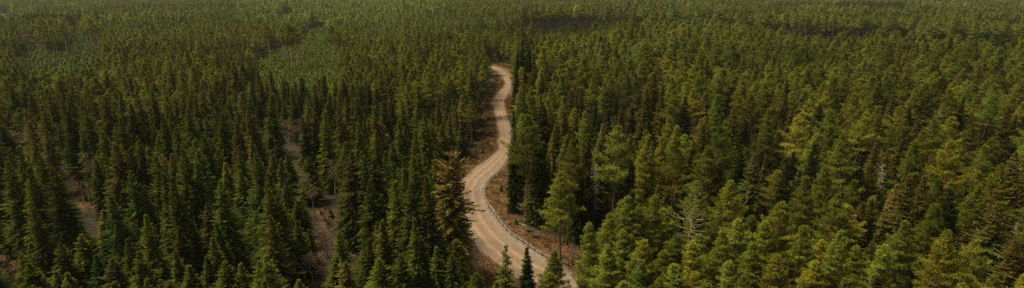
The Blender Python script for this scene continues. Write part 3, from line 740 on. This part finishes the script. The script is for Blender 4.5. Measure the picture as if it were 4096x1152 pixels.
# ------------------------------------------------------------------ forest stuff (points with instances of the tree meshes)
def scatter_gn(name, src_pairs, pts, label, cat, sizes, wides, tints, rusts):
    me = bpy.data.meshes.new(name); n = len(pts)
    me.vertices.add(n); me.vertices.foreach_set('co', np.array(pts, 'f').ravel())
    def attr(nm, typ, dat, field):
        a = me.attributes.new(nm, typ, 'POINT'); a.data.foreach_set(field, np.array(dat).ravel())
    attr('tint', 'FLOAT_VECTOR', np.array(tints, 'f'), 'vector'); attr('rust', 'FLOAT', np.array(rusts, 'f'), 'value')
    attr('scl', 'FLOAT_VECTOR', np.array([(w, w, s) for w, s in zip(wides, sizes)], 'f'), 'vector')
    attr('rot', 'FLOAT_VECTOR', np.array([(rnd.uniform(-.03, .03), rnd.uniform(-.03, .03), rnd.uniform(0, 6.28)) for _ in range(n)], 'f'), 'vector')
    attr('pick', 'INT', np.array([rnd.randrange(len(src_pairs)) for _ in range(n)], 'i'), 'value')
    o = mesh_obj(name, me); o['kind'] = 'stuff'; o['label'] = label; o['category'] = cat
    ng = bpy.data.node_groups.new(name + '_nodes', 'GeometryNodeTree')
    ng.interface.new_socket('Geometry', in_out='INPUT', socket_type='NodeSocketGeometry')
    ng.interface.new_socket('Geometry', in_out='OUTPUT', socket_type='NodeSocketGeometry')
    N = ng.nodes.new; L = ng.links.new
    gi = N('NodeGroupInput'); go = N('NodeGroupOutput')
    m2p = N('GeometryNodeMeshToPoints'); L(gi.outputs[0], m2p.inputs['Mesh'])
    iop = N('GeometryNodeInstanceOnPoints'); L(m2p.outputs[0], iop.inputs['Points'])
    j2 = N('GeometryNodeJoinGeometry')
    for pair in reversed(src_pairs):
        j = N('GeometryNodeJoinGeometry')
        for ob in pair:
            oi = N('GeometryNodeObjectInfo'); oi.transform_space = 'ORIGINAL'; oi.inputs['Object'].default_value = ob
            L(oi.outputs['Geometry'], j.inputs[0])
        g2i = N('GeometryNodeGeometryToInstance'); L(j.outputs[0], g2i.inputs[0]); L(g2i.outputs[0], j2.inputs[0])
    L(j2.outputs[0], iop.inputs['Instance']); iop.inputs['Pick Instance'].default_value = True
    for nm, typ, sock in (('pick', 'INT', 'Instance Index'), ('rot', 'FLOAT_VECTOR', 'Rotation'), ('scl', 'FLOAT_VECTOR', 'Scale')):
        a = N('GeometryNodeInputNamedAttribute'); a.data_type = typ; a.inputs['Name'].default_value = nm
        out = [q for q in a.outputs if q.enabled and q.name == 'Attribute'][0]
        L(out, iop.inputs[sock])
    L(iop.outputs[0], go.inputs[0])
    md = o.modifiers.new('scatter', 'NODES'); md.node_group = ng
    return o

def src(ms): return [sources[m[1].name] for m in ms if m[1].name in sources]
def forest(name, kind, ms, label, cat, rows):
    pts = [(r_[1], r_[2], 0) for r_ in rows]
    sz = [r_[3] / 20 for r_ in rows]
    wd = [s * rnd.uniform(.78, 1.15) * (1.3 if math.hypot(r_[1], r_[2]) > 700 or (kind == 'pine' and r_[1] > 0) else 1.12) * ((.35 + .65 / max(s, .4)) if s < 1 else 1) for s, r_ in zip(sz, rows)]
    ti = [vary(TINTS[r_[4]], .2) for r_ in rows]
    ru = [rnd.uniform(0, .5) if r_[4] != 'r' else rnd.uniform(.4, .8) for r_ in rows]
    return scatter_gn(name, src(ms), pts, label, cat, sz, wd, ti, ru)
forest('spruce_forest', 'spruce', SPR, 'dense spruce forest filling the distance behind the nearer single spruces', 'spruce forest', [r_ for r_ in far if r_[0] == 'spruce'])
forest('pine_forest', 'pine', PIN, 'pale olive pine forest reaching to the horizon beyond the nearer single pines', 'pine forest', [r_ for r_ in far if r_[0] == 'pine'])

# saplings in the clearings (numberless thicket)
sap = []
for g in CLEAR:
    xs = [p[0] for p in g]; ys = [p[1] for p in g]
    n = 0
    for _ in range(60000):
        x, y = rnd.uniform(min(xs) - 12, max(xs) + 12), rnd.uniform(min(ys) - 15, max(ys) + 30)
        if inside((x + rnd.gauss(0, 5), y + rnd.gauss(0, 12)), g):
            sap.append(('spruce', x, y, rnd.uniform(1.6, 3.4), rnd.choice('sssm'))); n += 1
        if n > 9000: break
for g in VERGE[:2] + VERGE[3:7] + GLADE:
    xs = [p[0] for p in g]; ys = [p[1] for p in g]
    for _ in range(260 if g in GLADE else 60):
        x, y = rnd.uniform(min(xs), max(xs)), rnd.uniform(min(ys), max(ys))
        if inside((x, y), g) and road_dist(x, y)[0] > 2.4 and rnd.random() < .45: sap.append(('spruce', x, y, rnd.uniform(.6, 2.4), rnd.choice('gmbkrr')))
forest('sapling_thicket', 'spruce', SPR[:3], 'carpet of blue-green conifer saplings covering the two clearings', 'saplings', sap)

# ------------------------------------------------------------------ ground and road
def ground_mat():
    m, nt, N, L = nodes('forest_floor')
    tc = N('ShaderNodeTexCoord')
    def noise(scale, det=6, rough=.6):
        n = N('ShaderNodeTexNoise'); n.inputs['Scale'].default_value = scale; n.inputs['Detail'].default_value = det; n.inputs['Roughness'].default_value = rough
        L(tc.outputs['Object'], n.inputs[0]); return n
    n1 = noise(1.6); n2 = noise(.12, 4); n3 = noise(9, 4, .7)
    cr = N('ShaderNodeValToRGB'); L(n1.outputs['Fac'], cr.inputs[0])
    e = cr.color_ramp; e.elements[0].position = .3; e.elements[0].color = (.055, .025, .009, 1); e.elements[1].position = .68; e.elements[1].color = (.28, .155, .062, 1)
    x = e.elements.new(.5); x.color = (.19, .095, .034, 1)
    gr = N('ShaderNodeMix'); gr.data_type = 'RGBA'; gr.inputs[7].default_value = (.115, .12, .035, 1)
    rr = N('ShaderNodeMapRange'); rr.inputs['From Min'].default_value = .56; rr.inputs['From Max'].default_value = .72; rr.inputs['To Max'].default_value = .7
    L(n2.outputs['Fac'], rr.inputs[0]); L(rr.outputs[0], gr.inputs[0]); L(cr.outputs[0], gr.inputs[6])
    fine = N('ShaderNodeMix'); fine.data_type = 'RGBA'; fine.blend_type = 'MULTIPLY'; fine.inputs[0].default_value = .7
    f2 = N('ShaderNodeMapRange'); f2.inputs['From Min'].default_value = .3; f2.inputs['From Max'].default_value = .7; f2.inputs['To Min'].default_value = .45; f2.inputs['To Max'].default_value = 1.3
    L(n3.outputs['Fac'], f2.inputs[0]); L(gr.outputs[2], fine.inputs[6]); L(f2.outputs[0], fine.inputs[7])
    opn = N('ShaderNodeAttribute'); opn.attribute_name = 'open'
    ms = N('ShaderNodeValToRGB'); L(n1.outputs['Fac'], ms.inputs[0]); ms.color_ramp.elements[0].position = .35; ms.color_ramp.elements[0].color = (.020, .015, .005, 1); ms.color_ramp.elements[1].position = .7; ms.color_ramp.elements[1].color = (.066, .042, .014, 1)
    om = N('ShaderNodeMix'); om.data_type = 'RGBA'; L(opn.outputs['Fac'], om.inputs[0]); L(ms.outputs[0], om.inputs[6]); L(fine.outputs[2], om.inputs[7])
    b = N('ShaderNodeBsdfPrincipled'); b.inputs['Roughness'].default_value = 1; L(om.outputs[2], b.inputs['Base Color'])
    bp = N('ShaderNodeBump'); bp.inputs['Distance'].default_value = .3; bp.inputs['Strength'].default_value = .8; L(n3.outputs['Fac'], bp.inputs['Height']); L(bp.outputs[0], b.inputs['Normal'])
    o = N('ShaderNodeOutputMaterial'); L(b.outputs[0], o.inputs[0])
    return m
GM = ground_mat()
gm = bpy.data.meshes.new('ground')
S = 6000
xs_ = [-S, -2000, -600, -250, -140] + list(np.arange(-112, 62, 1.25)) + [80, 140, 250, 600, 2000, S]
ys_ = [-S, -1000, 0, 50] + list(np.arange(66, 430, 1.5)) + [445, 500, 700, 1200, 2500, S]
nx_, ny_ = len(xs_), len(ys_)
gx_, gy_ = np.meshgrid(np.array(xs_, float), np.array(ys_, float))
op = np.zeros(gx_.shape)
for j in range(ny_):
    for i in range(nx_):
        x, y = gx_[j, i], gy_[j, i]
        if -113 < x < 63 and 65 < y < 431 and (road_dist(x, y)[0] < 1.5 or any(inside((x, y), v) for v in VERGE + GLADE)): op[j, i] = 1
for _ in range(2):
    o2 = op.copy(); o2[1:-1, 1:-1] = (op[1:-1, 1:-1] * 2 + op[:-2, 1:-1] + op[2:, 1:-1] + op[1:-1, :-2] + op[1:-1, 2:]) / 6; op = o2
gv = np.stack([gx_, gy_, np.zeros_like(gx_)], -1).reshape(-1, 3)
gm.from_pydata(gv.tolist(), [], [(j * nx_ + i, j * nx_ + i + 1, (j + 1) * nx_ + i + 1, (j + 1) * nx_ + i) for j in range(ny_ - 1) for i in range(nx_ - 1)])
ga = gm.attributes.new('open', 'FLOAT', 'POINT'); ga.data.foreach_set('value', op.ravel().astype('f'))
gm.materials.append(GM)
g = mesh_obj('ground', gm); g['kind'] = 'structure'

def road_mat():
    m, nt, N, L = nodes('gravel')
    uv = N('ShaderNodeUVMap'); uv.uv_map = 'UV'
    sep = N('ShaderNodeSeparateXYZ'); L(uv.outputs[0], sep.inputs[0])
    tc = N('ShaderNodeTexCoord')
    def noise(scale, det=5, rough=.6, src=None):
        n = N('ShaderNodeTexNoise'); n.inputs['Scale'].default_value = scale; n.inputs['Detail'].default_value = det; n.inputs['Roughness'].default_value = rough
        L(src or tc.outputs['Object'], n.inputs[0]); return n
    # wobble of the tracks
    wob = noise(.25, 3); w = N('ShaderNodeMath'); w.operation = 'MULTIPLY_ADD'; w.inputs[1].default_value = .13; L(wob.outputs['Fac'], w.inputs[0]); L(sep.outputs[0], w.inputs[2])
    cr = N('ShaderNodeValToRGB'); L(w.outputs[0], cr.inputs[0])
    ramp = cr.color_ramp
    L1, D1 = (.46, .33, .215, 1), (.315, .222, .145, 1)
    stops = [(0.0, (.30, .205, .13, 1)), (.10, (.34, .25, .17, 1)), (.26, D1), (.315, L1), (.36, L1), (.42, (.35, .24, .145, 1)), (.50, (.34, .235, .145, 1)), (.58, (.37, .255, .155, 1)), (.615, L1), (.66, L1), (.72, D1), (.86, (.34, .25, .17, 1)), (.94, (.38, .30, .22, 1)), (1.0, (.26, .18, .11, 1))]
    ramp.elements[0].position = stops[0][0]; ramp.elements[0].color = stops[0][1]
    ramp.elements[1].position = 1.0; ramp.elements[1].color = stops[-1][1]
    for p, c in stops[1:-1]:
        q = ramp.elements.new(p); q.color = c
    n3 = noise(7, 5, .75); n4 = noise(.5, 4)
    f2 = N('ShaderNodeMapRange'); f2.inputs['From Min'].default_value = .3; f2.inputs['From Max'].default_value = .7; f2.inputs['To Min'].default_value = .72; f2.inputs['To Max'].default_value = 1.25
    L(n3.outputs['Fac'], f2.inputs[0])
    f4 = N('ShaderNodeMapRange'); f4.inputs['From Min'].default_value = .3; f4.inputs['From Max'].default_value = .7; f4.inputs['To Min'].default_value = .85; f4.inputs['To Max'].default_value = 1.12
    L(n4.outputs['Fac'], f4.inputs[0])
    mm = N('ShaderNodeMath'); mm.operation = 'MULTIPLY'; L(f2.outputs[0], mm.inputs[0]); L(f4.outputs[0], mm.inputs[1])
    m9 = N('ShaderNodeMath'); m9.operation = 'MULTIPLY'; m9.inputs[1].default_value = .68; L(mm.outputs[0], m9.inputs[0]); mm = m9
    mx = N('ShaderNodeVectorMath'); mx.operation = 'SCALE'; L(cr.outputs[0], mx.inputs[0]); wm = N('ShaderNodeVectorMath'); wm.operation = 'MULTIPLY'; wm.inputs[1].default_value = (1.03, 1.0, .88); L(mx.outputs[0], wm.inputs[0]); L(mm.outputs[0], mx.inputs['Scale'])
    b = N('ShaderNodeBsdfPrincipled'); b.inputs['Roughness'].default_value = .95; L(wm.outputs[0], b.inputs['Base Color'])
    bp = N('ShaderNodeBump'); bp.inputs['Distance'].default_value = .06; bp.inputs['Strength'].default_value = .7; L(n3.outputs['Fac'], bp.inputs['Height']); L(bp.outputs[0], b.inputs['Normal'])
    o = N('ShaderNodeOutputMaterial'); L(b.outputs[0], o.inputs[0])
    return m
verts, faces, uvs = [], [], []
NW = 16
for i, (a, b) in enumerate(zip(EL, ER)):
    jl = .05 * MN.noise(Vector((i * .31, 0, 0))) + rnd.uniform(-.012, .012); jr = .05 * MN.noise(Vector((i * .31, 7, 0))) + rnd.uniform(-.012, .012)
    for k in range(NW + 1):
        u = k / NW; uu = u + (jl if k == 0 else jr if k == NW else 0)
        p = a.lerp(b, uu); h = .012 + .20 * math.sin(PI * min(max(u, 0), 1)) ** .7 * .6
        rut = -.035 * (math.exp(-((u - .34) / .04) ** 2) + math.exp(-((u - .64) / .04) ** 2))
        verts.append((p.x, p.y, h + rut)); uvs.append((u, i * .1))
for i in range(len(EL) - 1):
    for k in range(NW):
        q = i * (NW + 1) + k; faces.append((q, q + NW + 1, q + NW + 2, q + 1))
rm = bpy.data.meshes.new('gravel_road'); rm.from_pydata(verts, [], faces)
ul = rm.uv_layers.new(name='UV')
for l in rm.loops: ul.data[l.index].uv = uvs[l.vertex_index]
rm.materials.append(road_mat()); rm.polygons.foreach_set('use_smooth', [True] * len(faces))
rm.update()
if rm.polygons[0].normal.z < 0: rm.flip_normals()
ro = mesh_obj('gravel_road', rm); ro['kind'] = 'structure'

# loose stones on the shoulders: uncountable
def tint_mat(name, rough=1):
    m, nt, N, L = nodes(name)
    v = N('ShaderNodeAttribute'); v.attribute_name = 'v'
    cr = N('ShaderNodeValToRGB'); L(v.outputs['Fac'], cr.inputs[0]); return m, N, L, cr
def grass_mat():
    m, N, L, cr = tint_mat('dry_grass'); e = cr.color_ramp
    e.elements[0].color = (.07, .032, .012, 1); e.elements[1].position = 1; e.elements[1].color = (.13, .165, .03, 1)
    q = e.elements.new(.45); q.color = (.27, .135, .045, 1); q = e.elements.new(.75); q.color = (.46, .29, .095, 1); q = e.elements.new(.82); q.color = (.13, .14, .035, 1)
    d = N('ShaderNodeBsdfDiffuse'); L(cr.outputs[0], d.inputs[0]); o = N('ShaderNodeOutputMaterial'); L(d.outputs[0], o.inputs[0]); return m
lf = Leaves()
pts = []
allv = [(v, 1) for v in VERGE] + [(v, 1) for v in GLADE]
for g_, w in allv:
    xs = [p[0] for p in g_]; ys = [p[1] for p in g_]; area = (max(xs) - min(xs)) * (max(ys) - min(ys))
    X = nr.uniform(min(xs), max(xs), int(min(area * 9, 30000))); Y = nr.uniform(min(ys), max(ys), len(X))
    for x, y in zip(X, Y):
        if inside((x, y), g_): pts.append((x, y))
pts = [p for p in pts if road_dist(*p)[0] > -.35 + .5 * rnd.random() ** 2]
P = np.zeros((len(pts), 3)); P[:, :2] = np.array(pts)
for rep in range(3):
    k = len(P); q = P + np.c_[nr.randn(k, 2) * .12, np.zeros(k)]
    d = unit(np.c_[nr.randn(k, 2) * .8, np.abs(nr.randn(k)) * .4 + .25])
    green = np.exp(-((q[:, 0] + 1 - 0) ** 2) / 1e9) * 0
    val = nr.uniform(0, .78, k)
    gp = at(*R2(590, 590)); dist = np.hypot(q[:, 0] - gp.x, (q[:, 1] - gp.y) * .45)
    val = np.where((dist < 5.5) & (nr.rand(k) < .55), .95, val)
    lf.add(q, d, unit(nr.randn(k, 3)), nr.uniform(.15, .42, k), nr.uniform(.05, .11, k), val, np.zeros(k))
tq = []
for _ in range(2600):
    a = pts[rnd.randrange(len(pts))]
    if road_dist(*a)[0] < .6: continue
    h_ = rnd.uniform(.25, .8); v_ = rnd.choice((.05, .2, .45, .95, .7))
    for _ in range(34): tq.append((a[0] + rnd.gauss(0, h_ * .5), a[1] + rnd.gauss(0, h_ * .5), rnd.random() * h_ * .5, v_, h_))
tq = np.array(tq); k = len(tq)
lf.add(tq[:, :3], unit(np.c_[nr.randn(k, 2) * .5, np.abs(nr.randn(k)) * .5 + .5]), unit(nr.randn(k, 3)), tq[:, 4] * nr.uniform(.4, 1, k), nr.uniform(.04, .10, k), np.clip(tq[:, 3] + .06 * nr.randn(k), 0, 1), np.zeros(k))
gme = lf.mesh('verge_grass', grass_mat())
go_ = mesh_obj('verge_grass', gme); go_['kind'] = 'stuff'; go_['label'] = 'dry orange-brown grass and heather on the verges and glades'; go_['category'] = 'dry grass'

def stone_mat():
    m, N, L, cr = tint_mat('stones'); e = cr.color_ramp
    e.elements[0].color = (.22, .17, .13, 1); e.elements[1].color = (.68, .60, .50, 1)
    d = N('ShaderNodeBsdfDiffuse'); L(cr.outputs[0], d.inputs[0]); o = N('ShaderNodeOutputMaterial'); L(d.outputs[0], o.inputs[0]); return m
lf = Leaves(); q = []
ii = [i for i, c in enumerate(RC) if c.length < 190]
for _ in range(9000):
    i = rnd.choice(ii); side = rnd.random(); u = rnd.gauss(.93, .05) if side < .6 else (rnd.gauss(.05, .05) if side < .85 else rnd.random())
    j = min(i + 1, len(EL) - 1); w = rnd.random()
    p = (EL[i].lerp(EL[j], w)).lerp(ER[i].lerp(ER[j], w), u); q.append((p.x, p.y, .05 + .11 * math.sin(PI * min(max(u, 0), 1)) ** .7))
P = np.array(q); k = len(P)
for rep in range(2):
    a = nr.rand(k) * 6.28; d = np.c_[np.cos(a), np.sin(a), .35 * np.ones(k)]
    lf.add(P, d, np.c_[-np.sin(a), np.cos(a), .3 * nr.randn(k)], nr.uniform(.06, .15, k), nr.uniform(.06, .13, k), nr.rand(k), np.zeros(k))
so = mesh_obj('loose_gravel', lf.mesh('loose_gravel', stone_mat())); so['kind'] = 'stuff'; so['label'] = 'loose pale stones along the road shoulders'; so['category'] = 'gravel'

# ------------------------------------------------------------------ guardrail
def simple_mat(name, c, rough=.6, metal=0, noise_amt=.3, sc_=6):
    return bark_mat(name, tuple(x * (1 - noise_amt) for x in c), c, scale=sc_)
M_RAIL = simple_mat('weathered_rail', (.42, .40, .34)); M_POST = simple_mat('wood_post', (.30, .24, .18))
GP = [R2(556, 545), R2(548, 575), R2(552, 620), R2(572, 670), R2(610, 722), R3(640, 118), R3(690, 190), R3(745, 260), R3(800, 318), R3(850, 352), R3(900, 385), R3(960, 428), R3(1040, 476), R3(1110, 502), R3(1180, 528), R3(1240, 552)]
gpts = catmull([at(x, y, .7).xy for x, y in GP], 6)
root = bpy.data.objects.new('guardrail', None); COL.objects.link(root); root.location = (gpts[0].x, gpts[0].y, 0)
root['label'] = 'long low whitish guardrail on short posts following the inside of the bend'; root['category'] = 'guardrail'
loc = [Vector((p.x - gpts[0].x, p.y - gpts[0].y, 0)) for p in gpts]
tb = Tubes()
b0 = 0
prof = [(-.02, .42), (.05, .48), (.0, .56), (.05, .64), (-.02, .72), (-.06, .72), (-.04, .56), (-.06, .42)]
for i, p in enumerate(loc):
    t = (loc[min(i + 1, len(loc) - 1)] - loc[max(i - 1, 0)]).normalized(); n = Vector((-t.y, t.x, 0))
    for a, z in prof: tb.v.append(tuple(p + n * a * 1.3 + Vector((0, 0, z))))
k = len(prof)
for i in range(len(loc) - 1):
    for j in range(k): tb.f.append((i * k + j, i * k + (j + 1) % k, (i + 1) * k + (j + 1) % k, (i + 1) * k + j)); tb.m.append(0)
tb.f.append(tuple(range(k))); tb.m.append(0); tb.f.append(tuple(reversed([(len(loc) - 1) * k + j for j in range(k)]))); tb.m.append(0)
mesh_obj('rail', tb.mesh('rail', M_RAIL, smooth=False), root)
pm = Tubes(); pm.tube([(0, 0, -.1), (0, 0, .5), (0, 0, .86), (0, 0, .88)], [.10, .10, .095, .05], 8); pme = pm.mesh('post', M_POST)
acc = 0
for i in range(len(loc) - 1):
    seg = (loc[i + 1] - loc[i]).length; acc += seg
    if acc >= 2.0 or i == 0:
        acc = 0; t = (loc[i + 1] - loc[i]).normalized(); n = Vector((-t.y, t.x, 0))
        o = mesh_obj('post', pme, root); o.location = loc[i] + n * -.19

# ------------------------------------------------------------------ root heaps and brushwood
def root_heap(seed, s=1.0):
    r = random.Random(seed); t = Tubes()
    core = [Vector((r.uniform(-.3, .3), r.uniform(-.3, .3), .25)) for _ in range(2)]
    t.tube([(-.5, 0, .1), (-.2, .1, .38), (.2, 0, .42), (.55, -.1, .15)], [.15, .36, .33, .12], 8)
    for k in range(26):
        a = r.uniform(0, 6.28); L_ = r.uniform(.6, 1.5); u = r.uniform(.0, .8)
        o = Vector((r.uniform(-.35, .35), r.uniform(-.2, .2), r.uniform(.15, .45)))
        p = [o]
        for j in range(1, 4): p.append(o + Vector((math.cos(a), math.sin(a), u)) * L_ * j / 3 + Vector((r.gauss(0, .09), r.gauss(0, .09), r.gauss(0, .09))))
        p = [Vector((q.x, q.y, max(q.z, .03))) for q in p]
        t.tube(p, [.09, .06, .04, .012], 5)
    v = [tuple(Vector(q) * s) for q in t.v]; t.v = v
    return t.mesh('root_heap', M_ST)
HE = [(R2(545, 270), 1.2, 'dark upturned root heap on the verge just above the bend'), (R2(520, 310), .9, 'small grey root heap below the dark one on the outer verge'), (R2(512, 345), 1.1, 'pale-tipped root heap lowest on the outer verge beside the road'),
      (R2(555, 228), 1.0, 'root heap near the top of the brown outer verge'), (R1(625, 520), 1.8, 'black root heap at the far bend under the trunks'), (R1(585, 577), 1.4, 'black root heap halfway along the upper verge'), (R1(550, 605), 1.2, 'black root heap lowest of those on the upper verge'),
      (R3(855, 248), 1.1, 'grey branchy root heap beyond the guardrail near the red trunk'), (R3(925, 315), 1.1, 'dark root heap between trunks beyond the guardrail'), (R3(975, 360), 1.4, 'largest dark root heap behind the lower guardrail'), (R2(705, 330), .8, 'little root heap hidden in shade beside the narrow roadside spruce')]
heaps = [root_heap(5), root_heap(9)]
for i, ((x, y), s, lab) in enumerate(HE):
    p = at(x, y); o = mesh_obj('root_heap', heaps[i % 2]); o.location = (p.x, p.y, 0); o.scale = (s, s, s * .8); o.rotation_euler = (0, 0, i * 1.7)
    o['label'] = lab; o['category'] = 'root heap'; o['group'] = 'root heaps along the road verges'
def log_mesh(seed):
    r = random.Random(seed); t = Tubes(); t.tube([(-1.6, 0, .14), (-.5, .06, .15), (.6, -.05, .15), (1.7, .05, .16)], [.13, .12, .10, .05], 7)
    for k in range(7):
        x = r.uniform(-.8, 1.5); a = r.uniform(-1.2, 1.2); t.tube([(x, 0, .15), (x + .4, math.sin(a) * .7, .15 + abs(math.cos(a)) * .5)], [.03, .008], 4)
    return t.mesh('fallen_log', M_DB)
lm = log_mesh(3)
for (x, y), rz, lab in [(R2(395, 440), .4, 'pale fallen branch beside the gappy spruce at the forest edge'), (R2(430, 400), -1.0, 'pale fallen branch under the spruces up the verge'), (R3(880, 270), 2.4, 'fallen branch lying between root heap and red trunk')]:
    p = at(x, y); o = mesh_obj('fallen_branch', lm); o.location = (p.x, p.y, .02); o.rotation_euler = (0, 0, rz); o['label'] = lab; o['category'] = 'fallen branch'

# ------------------------------------------------------------------ haze, sky, sun, camera
HAZE = 0.00006
if HAZE:
    bm = Tubes(); bm.box((0, 900, 40), (5000, 3000, 82))
    m, nt, N, L = nodes('haze'); pv = N('ShaderNodeVolumePrincipled'); pv.inputs['Color'].default_value = (.92, 1.0, .72, 1); pv.inputs['Density'].default_value = HAZE; pv.inputs['Anisotropy'].default_value = .2
    o_ = N('ShaderNodeOutputMaterial'); L(pv.outputs[0], o_.inputs['Volume'])
    hz = mesh_obj('haze', bm.mesh('haze', m, smooth=False)); hz['kind'] = 'stuff'

SUN_EL, SUN_AZ = 60, 284   # azimuth clockwise from +Y (the view direction): high, to the left
w = bpy.data.worlds.new('World'); sc.world = w; w.use_nodes = True
nt = w.node_tree; bg = nt.nodes['Background']
sky = nt.nodes.new('ShaderNodeTexSky'); sky.sky_type = 'NISHITA'; sky.sun_disc = False
sky.sun_elevation = math.radians(SUN_EL); sky.sun_rotation = math.radians(SUN_AZ); sky.air_density = .6; sky.dust_density = 6.0; sky.ozone_density = .2
nt.links.new(sky.outputs[0], bg.inputs[0]); bg.inputs[1].default_value = .08
sl = bpy.data.lights.new('sun', 'SUN'); sl.energy = 3.5; sl.angle = math.radians(24); sl.color = (1, .87, .64)
so = bpy.data.objects.new('sun', sl); COL.objects.link(so)
az = math.radians(SUN_AZ); el = math.radians(SUN_EL)
dirv = Vector((math.sin(az) * math.cos(el), math.cos(az) * math.cos(el), math.sin(el)))
so.rotation_euler = dirv.to_track_quat('Z', 'Y').to_euler(); so.location = (0, 0, 120)

cd = bpy.data.cameras.new('camera'); cam = bpy.data.objects.new('camera', cd); COL.objects.link(cam)
cam.location = (0, 0, CAMH); cam.rotation_euler = (PI / 2 - PITCH, 0, 0)
cd.sensor_fit = 'HORIZONTAL'; cd.sensor_width = 36; cd.lens = F / 4096 * 36; cd.clip_start = 1; cd.clip_end = 12000
sc.camera = cam
vs = sc.view_settings; vs.view_transform = 'Standard'; vs.look = 'None'; vs.exposure = 0.23; vs.gamma = 1
cy = sc.cycles; cy.max_bounces = 5; cy.diffuse_bounces = 3; cy.transmission_bounces = 3; cy.volume_bounces = 1; cy.caustics_reflective = False; cy.caustics_refractive = False
cy.use_denoising = False; cy.sample_clamp_indirect = 2.0
